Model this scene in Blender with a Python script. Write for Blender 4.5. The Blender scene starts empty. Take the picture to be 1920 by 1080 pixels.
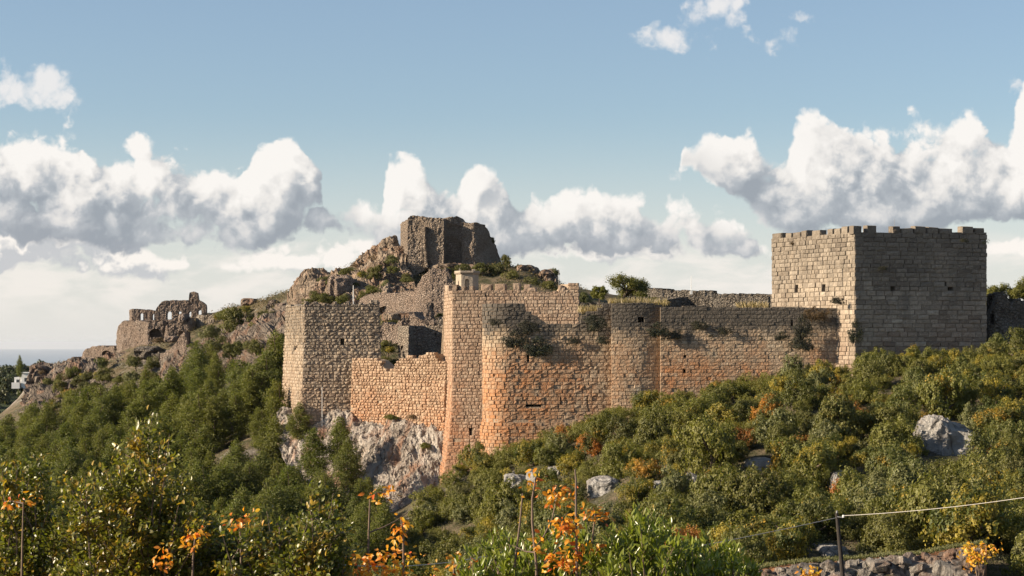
import bpy, math, random
import numpy as np
from mathutils import Vector, Matrix

# ------------------------------------------------------------------ camera, sky, sun, exposure
F = 3733.33            # focal length in pixels of the 1920 px wide frame
HOR = 643.0            # row of the sea horizon
SC = bpy.context.scene
COL = SC.collection
cam_d = bpy.data.cameras.new('camera'); cam = bpy.data.objects.new('camera', cam_d); COL.objects.link(cam)
cam_d.sensor_width = 36.0; cam_d.lens = 36.0 * F / 1920.0
cam_d.shift_y = (HOR - 540.0) / 1920.0
cam_d.clip_start = 0.1; cam_d.clip_end = 250000.0
cam.location = (0, 0, 0); cam.rotation_euler = (math.radians(90), 0, 0)
SC.camera = cam
SUN_EL = math.radians(21.0)
SUN_AZ = math.radians(10.0)       # how far the sun stands in front of the left-hand side
SUN_DIR = Vector((-math.cos(SUN_EL) * math.cos(SUN_AZ), -math.cos(SUN_EL) * math.sin(SUN_AZ), math.sin(SUN_EL)))
sun_d = bpy.data.lights.new('sun', 'SUN'); sun = bpy.data.objects.new('sun', sun_d); COL.objects.link(sun)
sun_d.energy = 5.0; sun_d.angle = math.radians(0.5); sun_d.color = (1.0, 0.83, 0.62)
sun.rotation_euler = SUN_DIR.to_track_quat('Z', 'Y').to_euler(); sun.location = (-60, -20, 60)
vs = SC.view_settings
vs.view_transform = 'Standard'; vs.look = 'None'; vs.gamma = 1.0; vs.use_curve_mapping = False; vs.exposure = 1.1
SKY_STRENGTH = 0.062
try:
    SC.cycles.use_denoising = True
    SC.cycles.max_bounces = 6; SC.cycles.transparent_max_bounces = 8; SC.cycles.volume_bounces = 0
    SC.cycles.caustics_reflective = False; SC.cycles.caustics_refractive = False
except Exception:
    pass

rng = np.random.default_rng(7)
random.seed(7)


class Tree:
    """short-hand for building node trees"""
    def __init__(self, nt):
        self.t = nt
    def n(self, typ, ins=None, **props):
        nd = self.t.nodes.new('ShaderNode' + typ)
        for k, v in props.items():
            setattr(nd, k, v)
        for k, v in (ins or {}).items():
            s = nd.inputs[k]
            if isinstance(v, bpy.types.NodeSocket):
                self.t.links.new(v, s)
            else:
                s.default_value = v
        return nd
    def m(self, op, a, b=None, c=None, clamp=False):
        nd = self.t.nodes.new('ShaderNodeMath'); nd.operation = op; nd.use_clamp = clamp
        for i, v in enumerate((a, b, c)):
            if v is None: continue
            if isinstance(v, bpy.types.NodeSocket): self.t.links.new(v, nd.inputs[i])
            else: nd.inputs[i].default_value = v
        return nd.outputs[0]
    def ramp(self, v, lo, hi, a=0.0, b=1.0, smooth=True):
        nd = self.n('MapRange', {'Value': v, 'From Min': lo, 'From Max': hi, 'To Min': a, 'To Max': b})
        nd.interpolation_type = 'SMOOTHSTEP' if smooth else 'LINEAR'
        return nd.outputs[0]
    def mix(self, f, a, b, blend='MIX'):
        nd = self.t.nodes.new('ShaderNodeMix'); nd.data_type = 'RGBA'; nd.blend_type = blend
        for i, v in ((0, f), (6, a), (7, b)):
            if isinstance(v, bpy.types.NodeSocket): self.t.links.new(v, nd.inputs[i])
            else: nd.inputs[i].default_value = v if i == 0 else (*v, 1.0) if len(v) == 3 else v
        return nd.outputs[2]
    def vm(self, op, a, b=None, s=None):
        nd = self.t.nodes.new('ShaderNodeVectorMath'); nd.operation = op
        for i, v in enumerate((a, b)):
            if v is None: continue
            if isinstance(v, bpy.types.NodeSocket): self.t.links.new(v, nd.inputs[i])
            else: nd.inputs[i].default_value = v
        if s is not None:
            if isinstance(s, bpy.types.NodeSocket): self.t.links.new(s, nd.inputs['Scale'])
            else: nd.inputs['Scale'].default_value = s
        return nd.outputs['Value'] if op in ('DOT_PRODUCT', 'LENGTH') else nd.outputs[0]
    def noise(self, vec, scale, detail=3.0, rough=0.55, dist=0.0):
        return self.n('TexNoise', {'Vector': vec, 'Scale': scale, 'Detail': detail, 'Roughness': rough, 'Distortion': dist}).outputs['Fac']
    def curve(self, v, pts, xmax=1920.0, ylo=0.0, yhi=700.0):
        nd = self.t.nodes.new('ShaderNodeFloatCurve')
        cm = nd.mapping; c = cm.curves[0]
        P_ = [(x / xmax, (y - ylo) / (yhi - ylo)) for x, y in pts]
        if P_[0][0] > 0.0: P_.insert(0, (0.0, P_[0][1]))
        if P_[-1][0] < 1.0: P_.append((1.0, P_[-1][1]))
        c.points[0].location = P_[0]; c.points[1].location = P_[-1]
        for q in P_[1:-1]: c.points.new(*q)
        for q in c.points: q.handle_type = 'AUTO_CLAMPED'
        cm.update()
        self.t.links.new(self.m('DIVIDE', v, xmax), nd.inputs['Value'])
        return self.m('MULTIPLY_ADD', nd.outputs[0], yhi - ylo, ylo)


def build_world():
    w = bpy.data.worlds.new('World'); SC.world = w; w.use_nodes = True
    t = Tree(w.node_tree); w.node_tree.nodes.clear()
    sky = t.n('TexSky', sky_type='NISHITA', sun_disc=False, sun_elevation=SUN_EL,
              sun_rotation=math.radians(-90.0) - SUN_AZ, altitude=300.0, air_density=1.0, dust_density=0.5, ozone_density=3.0)
    # ---- cloud field: a density over the direction of view
    g = bpy.data.node_groups.new('cloud_field', 'ShaderNodeTree')
    g.interface.new_socket('Dir', in_out='INPUT', socket_type='NodeSocketVector')
    for o in ('Main', 'Bank', 'Base', 'Low', 'Wisp', 'Under'):
        g.interface.new_socket(o, in_out='OUTPUT', socket_type='NodeSocketFloat')
    q = Tree(g); gi = q.n('ValToRGB'); g.nodes.remove(gi)
    gi = g.nodes.new('NodeGroupInput'); go = g.nodes.new('NodeGroupOutput')
    d = gi.outputs['Dir']
    sx = q.n('SeparateXYZ', {0: d})
    az = q.m('ARCTAN2', sx.outputs[0], sx.outputs[1])
    px = q.m('PINGPONG', q.m('MULTIPLY_ADD', az, F * 1.01, 960.0), 1920.0)
    py = q.m('MULTIPLY_ADD', q.m('ARCSINE', sx.outputs[2]), -F * 1.01, HOR)
    # billows: cauliflower cells on top of fractal noise
    wv = q.vm('ADD', d, q.vm('SCALE', q.vm('SUBTRACT', q.n('TexNoise', {'Vector': d, 'Scale': 46.0, 'Detail': 4.0, 'Roughness': 0.6}).outputs['Color'], (0.5, 0.5, 0.5)), None, 0.022))
    n0 = q.noise(d, 17.0, 2.0, 0.5)
    n1 = q.noise(wv, 42.0, 6.0, 0.6)
    n2 = q.noise(wv, 120.0, 5.0, 0.66)
    def cells(sc):
        v = q.n('TexVoronoi', {'Vector': wv, 'Scale': sc, 'Smoothness': 0.22}, feature='SMOOTH_F1').outputs['Distance']
        return q.m('SUBTRACT', 0.42, v)
    bil = q.m('ADD', cells(30.0), q.m('ADD', q.m('MULTIPLY', cells(74.0), 0.6), q.m('MULTIPLY', cells(170.0), 0.32)))
    nz = q.m('ADD', q.m('MULTIPLY', q.m('SUBTRACT', n0, 0.5), 1.9), q.m('MULTIPLY', q.m('SUBTRACT', n1, 0.5), 1.25))
    nz = q.m('ADD', nz, q.m('ADD', q.m('MULTIPLY', bil, 1.35), q.m('MULTIPLY', q.m('SUBTRACT', n2, 0.5), 0.6)))
    nz = q.m('ADD', nz, 0.21)
    topA = [(0, 275), (40, 266), (90, 255), (130, 262), (170, 278), (205, 284), (260, 270), (290, 290), (340, 312), (380, 320), (410, 300), (440, 312), (455, 312), (470, 284), (486, 268), (515, 262), (548, 268), (575, 292), (598, 330), (602, 340), (618, 372), (640, 372), (664, 352), (690, 358), (712, 372), (724, 310), (760, 303), (800, 322), (822, 352), (850, 365), (872, 320), (900, 302), (935, 312), (960, 350), (985, 372), (1000, 348), (1022, 370), (1042, 365), (1062, 345), (1110, 333), (1160, 345), (1200, 362), (1232, 388), (1258, 370), (1290, 365), (1322, 400), (1345, 388), (1382, 402), (1420, 430), (1450, 500), (1500, 690), (1920, 690)]
    botA = [(0, 430), (60, 462), (110, 474), (300, 474), (480, 470), (520, 445), (600, 435), (640, 455), (720, 470), (900, 495), (1100, 490), (1250, 492), (1430, 495), (1500, 400), (1920, 300)]
    topR = [(0, 690), (1240, 690), (1270, 420), (1284, 282), (1300, 270), (1340, 250), (1370, 262), (1402, 241), (1432, 262), (1470, 282), (1500, 226), (1550, 224), (1600, 234), (1622, 214), (1652, 210), (1682, 188), (1708, 170), (1732, 196), (1762, 218), (1800, 204), (1846, 232), (1864, 256), (1884, 244), (1900, 196), (1920, 140)]
    botR = [(0, 300), (1240, 300), (1286, 318), (1340, 345), (1400, 410), (1450, 440), (1600, 446), (1920, 440)]
    def layer(top, bot, s, sb):
        tp = q.curve(px, top); bt = q.curve(px, bot)
        a = q.m('DIVIDE', q.m('SUBTRACT', py, tp), s); b = q.m('DIVIDE', q.m('SUBTRACT', bt, py), sb)
        a = q.m('MINIMUM', a, 0.85)
        dd = q.n('Math', {0: a, 1: b, 2: 0.5}, operation='SMOOTH_MIN').outputs[0]
        base = q.ramp(q.m('SUBTRACT', bt, py), 0.0, 120.0, 1.0, 0.0)
        return dd, base
    da, ba = layer(topA, botA, 46.0, 34.0)
    dr, br = layer(topR, botR, 50.0, 40.0)
    main = q.m('ADD', da, nz); bank = q.m('ADD', dr, nz)
    base = q.m('MAXIMUM', q.m('MULTIPLY', ba, q.ramp(da, -0.2, 0.3)), q.m('MULTIPLY', br, q.ramp(dr, -0.2, 0.3)))
    # a lower, farther row of smaller heaps
    topU = [(0, 415), (60, 392), (110, 385), (150, 400), (200, 445), (260, 455), (330, 470), (420, 488), (500, 470), (570, 462), (620, 440), (680, 425), (740, 430), (940, 430), (1000, 450), (1060, 430), (1130, 420), (1200, 428), (1240, 410), (1290, 395), (1330, 430), (1370, 440), (1420, 440), (1470, 470), (1600, 480), (1840, 450), (1920, 430)]
    botU = [(0, 520), (250, 528), (500, 505), (600, 510), (900, 490), (1150, 500), (1400, 492), (1600, 500), (1920, 490)]
    du, bu = layer(topU, botU, 34.0, 30.0)
    under = q.m('ADD', du, q.m('MULTIPLY', nz, 1.0))
    # low, flat, far clouds along the horizon
    fl = q.n('Mapping', {'Vector': d, 'Scale': (1.0, 1.0, 3.2)}).outputs[0]
    nl = q.noise(fl, 21.0, 6.0, 0.58, 0.3)
    lowm = q.m('MULTIPLY', q.ramp(py, 420.0, 490.0), q.ramp(py, 630.0, 540.0))
    low = q.m('MULTIPLY', q.ramp(nl, 0.40, 0.60), lowm)
    # small torn clouds high up
    wis = None
    wn = q.n('SeparateColor', {0: q.n('TexNoise', {'Vector': d, 'Scale': 52.0, 'Detail': 4.0, 'Roughness': 0.6}).outputs['Color']}).outputs
    wx = q.m('MULTIPLY_ADD', q.m('SUBTRACT', wn[0], 0.5), 120.0, px); wy = q.m('MULTIPLY_ADD', q.m('SUBTRACT', wn[1], 0.5), 95.0, py)
    for (cx, cy, rx, ry, a_) in ((66, 172, 62, 42, 1.15), (235, 193, 26, 11, .85), (385, 236, 12, 10, .65), (340, 288, 16, 10, .75), (1240, 66, 56, 28, 1.2), (1318, 48, 56, 42, 1.35), (1385, 30, 40, 54, 1.25), (1450, 84, 60, 28, 1.25), (1500, 36, 30, 16, .9), (1285, 88, 24, 18, .8), (1268, 322, 16, 20, .8), (1810, 178, 60, 18, .85), (1895, 165, 40, 28, .9)):
        ex = q.m('DIVIDE', q.m('SUBTRACT', wx, cx), rx); ey = q.m('DIVIDE', q.m('SUBTRACT', wy, cy), ry)
        r2 = q.m('ADD', q.m('MULTIPLY', ex, ex), q.m('MULTIPLY', ey, ey))
        v = q.m('SUBTRACT', a_, q.m('MULTIPLY', r2, 0.62))
        wis = v if wis is None else q.n('Math', {0: wis, 1: v, 2: 0.4}, operation='SMOOTH_MAX').outputs[0]
    wisp = q.m('ADD', q.m('SUBTRACT', wis, 0.60), q.m('MULTIPLY', q.m('ADD', nz, q.m('MULTIPLY', q.m('SUBTRACT', q.noise(wv, 90.0, 5.0, 0.62), 0.5), 0.9)), 1.25))
    for nm, s in (('Main', main), ('Bank', bank), ('Base', base), ('Low', low), ('Wisp', wisp), ('Under', under)):
        g.links.new(s, go.inputs[nm])
    # ---- world
    dirn = t.n('TexCoord').outputs['Generated']
    def fld(v):
        nd = w.node_tree.nodes.new('ShaderNodeGroup'); nd.node_tree = g
        w.node_tree.links.new(v, nd.inputs[0]); return nd.outputs
    A = fld(dirn)
    L = Vector((-0.80, -0.15, 0.62)).normalized()
    B = fld(t.vm('NORMALIZE', t.vm('ADD', dirn, tuple(L * 0.010))))
    C = fld(t.vm('NORMALIZE', t.vm('ADD', dirn, tuple(L * 0.024))))
    mx = lambda G: t.m('MAXIMUM', G['Main'], G['Bank'])
    both = mx(A)
    cov = t.ramp(both, -0.04, 0.42)
    e1 = t.ramp(t.m('SUBTRACT', both, mx(B)), -0.75, 0.80)
    e2 = t.ramp(t.m('SUBTRACT', both, mx(C)), -1.25, 1.45)
    lit = t.m('ADD', t.m('MULTIPLY', e1, 0.56), t.m('MULTIPLY', e2, 0.50))
    lit = t.m('ADD', lit, t.m('MULTIPLY', t.m('SUBTRACT', t.noise(t.vm('ADD', dirn, (5.0, 2.0, 1.0)), 19.0, 3.0, 0.6), 0.5), 0.75))
    lit = t.m('MULTIPLY', lit, t.m('MULTIPLY_ADD', A['Base'], -0.42, 1.0))
    edge = t.ramp(both, 0.8, 0.0)
    lit = t.m('MULTIPLY_ADD', edge, 0.14, lit, clamp=True)
    ccol = t.n('ValToRGB', {0: lit})
    cr = ccol.color_ramp; K = 0.475
    stops = [(0.14, (0.33, 0.365, 0.41)), (0.38, (0.45, 0.48, 0.515)), (0.54, (0.62, 0.625, 0.635)), (0.72, (0.82, 0.79, 0.76)), (0.97, (0.97, 0.93, 0.885))]
    cr.elements[0].position, cr.elements[0].color = stops[0][0], (*[c * K for c in stops[0][1]], 1)
    cr.elements[1].position, cr.elements[1].color = stops[-1][0], (*[c * K for c in stops[-1][1]], 1)
    for ps, cc in stops[1:-1]:
        k_ = cr.elements.new(ps); k_.color = (*[c * K for c in cc], 1)
    ed = t.n('SeparateXYZ', {0: dirn}).outputs[2]
    c = t.vm('MULTIPLY', t.vm('SCALE', sky.outputs[0], None, SKY_STRENGTH), (1.02, 0.99, 0.98))
    kk = lambda r, g, b_: (r * K, g * K, b_ * K)
    c = t.mix(0.14, c, kk(0.60, 0.66, 0.68))
    # pale air low over the sea
    c = t.mix(t.ramp(ed, 0.120, 0.0, 0.0, 0.80), c, kk(0.82, 0.80, 0.775))
    c = t.mix(t.m('MULTIPLY', A['Low'], 0.70), c, kk(0.93, 0.87, 0.81))
    c = t.mix(t.m('MULTIPLY', t.ramp(A['Wisp'], 0.0, 1.0), 0.85), c, kk(0.90, 0.87, 0.85))
    eu = t.ramp(t.m('SUBTRACT', A['Under'], C['Under']), -1.3, 1.5)
    eu = t.m('ADD', t.m('MULTIPLY', eu, 0.6), t.m('MULTIPLY', t.ramp(t.m('SUBTRACT', A['Under'], B['Under']), -0.75, 0.8), 0.42))
    ucol = t.mix(t.ramp(eu, 0.34, 0.66), kk(0.55, 0.565, 0.59), kk(0.99, 0.93, 0.87))
    c = t.mix(t.m('MULTIPLY', t.ramp(A['Under'], 0.0, 0.45), 0.88), c, ucol)
    c = t.mix(t.m('MULTIPLY', cov, 0.95), c, ccol.outputs[0])
    bg = t.n('Background', {'Color': c, 'Strength': 1.0})
    out = t.n('OutputWorld', {'Surface': bg.outputs[0]})
    w.cycles.sampling_method = 'MANUAL'; w.cycles.sample_map_resolution = 512

build_world()

# ------------------------------------------------------------------ small helpers
def P(px, py, D):
    """point seen at (px, py) of the photograph, D metres ahead"""
    return Vector(((px - 960.0) / F * D, D, -(py - HOR) / F * D))

def to_px(x, y, z):
    return 960.0 + F * x / y, HOR - F * z / y

def vnoise(p, seed=0):
    p = np.asarray(p, float); i = np.floor(p).astype(np.int64); f = p - i
    u = f * f * f * (f * (f * 6 - 15) + 10)
    out = np.zeros(len(p))
    for dx in (0, 1):
        for dy in (0, 1):
            for dz in (0, 1):
                h = ((i[:, 0] + dx) * 374761393 + (i[:, 1] + dy) * 668265263 + (i[:, 2] + dz) * 2147483647 + seed * 1274126177) & 0xffffffff
                h = ((h ^ (h >> 13)) * 1274126177) & 0xffffffff
                h = (h ^ (h >> 16)) & 0xffff
                wx = u[:, 0] if dx else 1 - u[:, 0]; wy = u[:, 1] if dy else 1 - u[:, 1]; wz = u[:, 2] if dz else 1 - u[:, 2]
                out += (h / 32767.5 - 1.0) * wx * wy * wz
    return out

def fbm(p, octv=4, seed=0, ridge=False, gain=0.5):
    p = np.asarray(p, float); a = 1.0; s = 0.0; tot = 0.0
    for k in range(octv):
        v = vnoise(p * (2.03 ** k) + 17.3 * k, seed + k)
        if ridge: v = 1.0 - 2.0 * np.abs(v)
        s = s + a * v; tot += a; a *= gain
    return s / tot

def mesh(name, verts, faces, mats=(), smooth=False, mi=None):
    me = bpy.data.meshes.new(name)
    verts = np.asarray(verts, np.float32); 
    if isinstance(faces, np.ndarray):
        n, k = faces.shape
        me.vertices.add(len(verts)); me.vertices.foreach_set('co', verts.ravel())
        me.loops.add(n * k); me.loops.foreach_set('vertex_index', faces.astype(np.int32).ravel())
        me.polygons.add(n); me.polygons.foreach_set('loop_start', np.arange(0, n * k, k, dtype=np.int32))
        if mi is not None: me.polygons.foreach_set('material_index', np.asarray(mi, np.int32))
        me.update(calc_edges=True)
    else:
        me.from_pydata([tuple(v) for v in verts.tolist()], [], faces)
        if mi is not None: me.polygons.foreach_set('material_index', np.asarray(mi, np.int32))
        me.update()
    me.polygons.foreach_set('use_smooth', np.full(len(me.polygons), smooth))
    for m_ in mats: me.materials.append(m_)
    return me

def link(name, data, parent=None, loc=None):
    o = bpy.data.objects.new(name, data); COL.objects.link(o)
    if parent is not None: o.parent = parent
    if loc is not None: o.location = loc
    return o

def tag(o, label=None, cat=None, group=None, kind=None):
    if label: o['label'] = label
    if cat: o['category'] = cat
    if group: o['group'] = group
    if kind: o['kind'] = kind
    return o

def thing(name, label, cat, loc, group=None):
    o = bpy.data.objects.new(name, None); COL.objects.link(o); o.location = loc
    o.empty_display_size = 0.5
    return tag(o, label, cat, group)

def shifted(verts, o):
    return np.asarray(verts, float) - np.array(o.location)

def tube(pts, radii, sides=6):
    """tapered tube through points; returns verts, quad faces"""
    pts = [Vector(p) for p in pts]; vs_, fs = [], []
    for i, p in enumerate(pts):
        t = (pts[min(i + 1, len(pts) - 1)] - pts[max(i - 1, 0)]).normalized()
        a = Vector((0, 0, 1)) if abs(t.z) < 0.9 else Vector((1, 0, 0))
        u = t.cross(a).normalized(); v = t.cross(u)
        r = radii[i] if hasattr(radii, '__len__') else radii
        for k in range(sides):
            an = 2 * math.pi * k / sides
            vs_.append(p + (u * math.cos(an) + v * math.sin(an)) * r)
    for i in range(len(pts) - 1):
        for k in range(sides):
            a = i * sides + k; b = i * sides + (k + 1) % sides
            fs.append((a, b, b + sides, a + sides))
    return [tuple(v) for v in vs_], fs

class Bag:
    def __init__(self): self.v = []; self.f = []; self.mi = []
    def add(self, v, f, m=0):
        o = len(self.v); self.v += [tuple(x) for x in v]; self.f += [tuple(i + o for i in q) for q in f]; self.mi += [m] * len(f)
    def box(self, x0, x1, y0, y1, z0, z1, m=0):
        self.add([(x0, y0, z0), (x1, y0, z0), (x1, y1, z0), (x0, y1, z0), (x0, y0, z1), (x1, y0, z1), (x1, y1, z1), (x0, y1, z1)],
                 [(0, 3, 2, 1), (4, 5, 6, 7), (0, 1, 5, 4), (1, 2, 6, 5), (2, 3, 7, 6), (3, 0, 4, 7)], m)
    def tube(self, pts, r, sides=6, m=0):
        v, f = tube(pts, r, sides); self.add(v, f, m)
    def mesh(self, name, mats, smooth=False):
        return mesh(name, self.v, self.f, mats, smooth, self.mi)

# ------------------------------------------------------------------ materials
def new_mat(name):
    m = bpy.data.materials.new(name); m.use_nodes = True
    m.node_tree.nodes.clear(); return m, Tree(m.node_tree)

def finish(m, t, col, rough, height=None, dist=0.05, strength=0.8, spec=0.3, trans=None):
    ins = {'Base Color': col, 'Roughness': rough, 'Specular IOR Level': spec}
    if height is not None:
        ins['Normal'] = t.n('Bump', {'Height': height, 'Distance': dist, 'Strength': strength}).outputs[0]
    b = t.n('BsdfPrincipled', ins)
    sh = b.outputs[0]
    if trans is not None:
        tr = t.n('BsdfTranslucent', {'Color': trans[0]})
        mx = t.n('MixShader', {0: trans[1], 1: sh, 2: tr.outputs[0]}); sh = mx.outputs[0]
    t.n('OutputMaterial', {'Surface': sh})
    return m

def rnd_of(t):
    oi = t.n('ObjectInfo').outputs['Random']; gi = t.n('NewGeometry').outputs['Random Per Island']
    return t.m('FRACT', t.m('ADD', oi, gi))

def stone_mat(name, cols, orange=0.0, oz=(-6.0, 2.0), lichen=0.0, lz=(0.0, 4.0), ocol=(0.39, 0.185, 0.085), lcol=(0.075, 0.068, 0.06), bump=0.05, contrast=1.0):
    """weathered ashlar: a colour of its own for every block, iron-red runs, dark lichen near the top"""
    m, t = new_mat(name)
    pos = t.n('NewGeometry').outputs['Position']
    z = t.n('SeparateXYZ', {0: pos}).outputs[2]
    r = rnd_of(t)
    cr = t.n('ValToRGB', {0: r}); e = cr.color_ramp
    e.elements[0].position = 0.0; e.elements[0].color = (*cols[0], 1)
    e.elements[1].position = 1.0; e.elements[1].color = (*cols[-1], 1)
    for i, c in enumerate(cols[1:-1]):
        k = e.elements.new((i + 1) / (len(cols) - 1)); k.color = (*c, 1)
    c = cr.outputs[0]
    big = t.noise(pos, 0.22, 4.0, 0.6)
    c = t.mix(t.ramp(big, 0.35, 0.7, 0.0, 0.35 * contrast), c, tuple(x * 0.65 for x in cols[0]))
    fine = t.noise(pos, 3.1, 5.0, 0.68)
    c = t.mix(t.ramp(fine, 0.46, 0.74, 0.0, 0.5 * contrast), c, tuple(x * 0.55 for x in cols[0]))
    c = t.mix(t.ramp(t.noise(pos, 5.3, 3.0, 0.6), 0.55, 0.75, 0.0, 0.5), c, tuple(min(1, x * 1.25) for x in cols[-1]))
    if orange > 0:
        run = t.n('Mapping', {'Vector': pos, 'Scale': (0.30, 0.30, 0.045)}).outputs[0]
        o1 = t.ramp(t.noise(run, 1.0, 4.0, 0.6, 0.4), 0.34, 0.56)
        o2 = t.ramp(t.noise(pos, 0.55, 4.0, 0.65), 0.22, 0.56)
        hz = t.ramp(z, oz[1], oz[0])
        o = t.m('MULTIPLY', t.m('MULTIPLY', t.m('MULTIPLY_ADD', o1, 0.7, 0.3), o2), t.m('MULTIPLY', hz, orange), clamp=True)
        o = t.m('MULTIPLY', o, t.m('MULTIPLY_ADD', t.m('FRACT', t.m('MULTIPLY', r, 5.17)), 0.55, 0.55), clamp=True)
        o = t.m('MULTIPLY', o, t.ramp(fine, 0.25, 0.6, 0.55, 1.0), clamp=True)
        c = t.mix(o, c, ocol)
    if lichen > 0:
        l1 = t.noise(t.n('Mapping', {'Vector': pos, 'Scale': (1.0, 1.0, 0.30)}).outputs[0], 0.75, 5.0, 0.70)
        hz = t.ramp(z, lz[0], lz[1], 0.0, 1.0, False)
        lm = t.ramp(t.m('ADD', t.m('MULTIPLY', hz, 0.50), t.m('ADD', l1, t.m('MULTIPLY', t.m('SUBTRACT', r, 0.5), 0.16))), 0.66, 0.92)
        c = t.mix(t.m('MULTIPLY', lm, lichen * 0.92, clamp=True), c, lcol)
        l2 = t.ramp(t.noise(pos, 1.9, 4.0, 0.7), 0.56, 0.70)
        c = t.mix(t.m('MULTIPLY', l2, 0.35 * lichen, clamp=True), c, lcol)
    h = t.m('ADD', t.m('MULTIPLY', t.noise(pos, 4.2, 5.0, 0.7), 1.0), t.m('MULTIPLY', t.n('TexVoronoi', {'Vector': pos, 'Scale': 5.5}, feature='SMOOTH_F1').outputs['Distance'], 0.5))
    return finish(m, t, c, 0.92, h, bump * 2.0, 0.8, 0.15)

def mortar_mat(name, col=(0.13, 0.10, 0.075)):
    m, t = new_mat(name)
    pos = t.n('NewGeometry').outputs['Position']
    n = t.noise(pos, 1.4, 5.0, 0.65)
    c = t.mix(n, tuple(x * 0.6 for x in col), tuple(x * 1.4 for x in col))
    return finish(m, t, c, 0.95, t.noise(pos, 6.0, 4.0, 0.6), 0.08, 0.8, 0.1)

def rubble_mat(name, c1, c2, c3, cell=3.2, stain=0.4, dark=(0.07, 0.06, 0.05)):
    """small field-stone masonry seen from far off"""
    m, t = new_mat(name)
    pos = t.n('NewGeometry').outputs['Position']
    mp = t.n('Mapping', {'Vector': pos, 'Scale': (1.0, 1.0, 1.5)}).outputs[0]
    v = t.n('TexVoronoi', {'Vector': mp, 'Scale': cell}, feature='F1')
    ve = t.n('TexVoronoi', {'Vector': mp, 'Scale': cell}, feature='DISTANCE_TO_EDGE').outputs['Distance']
    rr = t.n('SeparateColor', {0: v.outputs['Color']}).outputs[0]
    c = t.mix(rr, c1, c2)
    c = t.mix(t.ramp(t.noise(pos, 0.35, 4.0, 0.6), 0.35, 0.65), c, c3)
    c = t.mix(t.m('MULTIPLY', t.ramp(ve, 0.09, 0.0), 0.55), c, dark)
    c = t.mix(t.m('MULTIPLY', t.ramp(t.noise(pos, 0.8, 5.0, 0.7), 0.5, 0.68), stain), c, dark)
    c = t.mix(t.ramp(t.noise(pos, 2.6, 4.0, 0.7), 0.5, 0.75, 0.0, 0.55), c, tuple(x * 0.55 for x in c1))
    h = t.m('ADD', t.ramp(ve, 0.0, 0.2), t.m('MULTIPLY', t.noise(pos, 2.2, 6.0, 0.75), 2.2))
    c = t.mix(t.ramp(t.noise(pos, 4.5, 3.0, 0.7), 0.56, 0.72, 0.0, 0.6), c, dark)
    return finish(m, t, c, 0.95, h, 0.38, 1.0, 0.1)

def rock_mat(name, c1, c2, c3, red=0.0, scale=0.5):
    m, t = new_mat(name)
    geo = t.n('NewGeometry'); pos = geo.outputs['Position']
    mp = t.n('Mapping', {'Vector': pos, 'Scale': (1.0, 1.0, 0.35)}).outputs[0]
    a = t.noise(mp, scale, 6.0, 0.62, 0.5)
    c = t.mix(t.ramp(a, 0.36, 0.62), c1, c2)
    b = t.noise(pos, scale * 3.4, 6.0, 0.7)
    c = t.mix(t.ramp(b, 0.48, 0.72, 0.0, 0.8), c, c3)
    if red > 0:
        rn = t.noise(t.n('Mapping', {'Vector': pos, 'Scale': (0.45, 0.45, 0.1)}).outputs[0], 1.0, 4.0, 0.6)
        c = t.mix(t.m('MULTIPLY', t.ramp(rn, 0.47, 0.64), red), c, (0.27, 0.125, 0.065))
    cr = t.n('TexVoronoi', {'Vector': t.vm('ADD', mp, t.vm('SCALE', t.n('TexNoise', {'Vector': pos, 'Scale': 0.8, 'Detail': 4.0}).outputs['Color'], None, 1.2)), 'Scale': 0.55}, feature='DISTANCE_TO_EDGE').outputs['Distance']
    c = t.mix(t.ramp(cr, 0.05, 0.0, 0.0, 0.6), c, tuple(x * 0.3 for x in c1))
    h = t.m('ADD', t.m('MULTIPLY', t.noise(mp, scale * 4.0, 7.0, 0.72, 0.4), 2.0), t.ramp(cr, 0.0, 0.12))
    return finish(m, t, c, 0.93, h, 0.45, 0.9, 0.15)

def leaf_mat(name, cols, rough=0.55, spec=0.35, trans=0.25, per_leaf=0.4, patch=None):
    """cols: base colours picked per plant; leaves vary about it; patch: turning leaves in clumps"""
    m, t = new_mat(name)
    oi = t.n('ObjectInfo').outputs['Random']; geo = t.n('NewGeometry')
    isl = geo.outputs['Random Per Island']; pos = geo.outputs['Position']
    cr = t.n('ValToRGB', {0: oi}); e = cr.color_ramp
    e.elements[0].color = (*cols[0], 1); e.elements[1].color = (*cols[-1], 1)
    for i, c in enumerate(cols[1:-1]):
        k = e.elements.new((i + 1) / (len(cols) - 1)); k.color = (*c, 1)
    c = cr.outputs[0]
    if patch:
        pcol, amt, scl = patch
        pn = t.m('ADD', t.noise(pos, scl, 2.0, 0.5), t.m('MULTIPLY', t.m('SUBTRACT', isl, 0.5), 0.16))
        c = t.mix(t.ramp(pn, 1.0 - amt, 1.06 - amt), c, pcol)
    k = t.m('MULTIPLY_ADD', isl, per_leaf * 1.2, 1.0 - per_leaf * 0.55)
    c2 = t.vm('SCALE', c, None, k)
    yel = t.mix(t.ramp(t.m('FRACT', t.m('MULTIPLY', isl, 7.31)), 0.86, 0.9, 0.0, 0.5), c2, (0.16, 0.13, 0.03))
    return finish(m, t, yel, rough, None, spec=spec, trans=(t.vm('MULTIPLY', yel, (1.25, 1.35, 0.6)), trans))

def plain_mat(name, col, rough=0.6, spec=0.4, metal=0.0, var=0.15, scale=4.0):
    m, t = new_mat(name)
    pos = t.n('TexCoord').outputs['Object']
    n = t.noise(pos, scale, 4.0, 0.6)
    c = t.mix(n, tuple(x * (1 - var) for x in col), tuple(min(1, x * (1 + var)) for x in col))
    b = t.n('BsdfPrincipled', {'Base Color': c, 'Roughness': rough, 'Specular IOR Level': spec, 'Metallic': metal})
    t.n('OutputMaterial', {'Surface': b.outputs[0]}); return m

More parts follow.
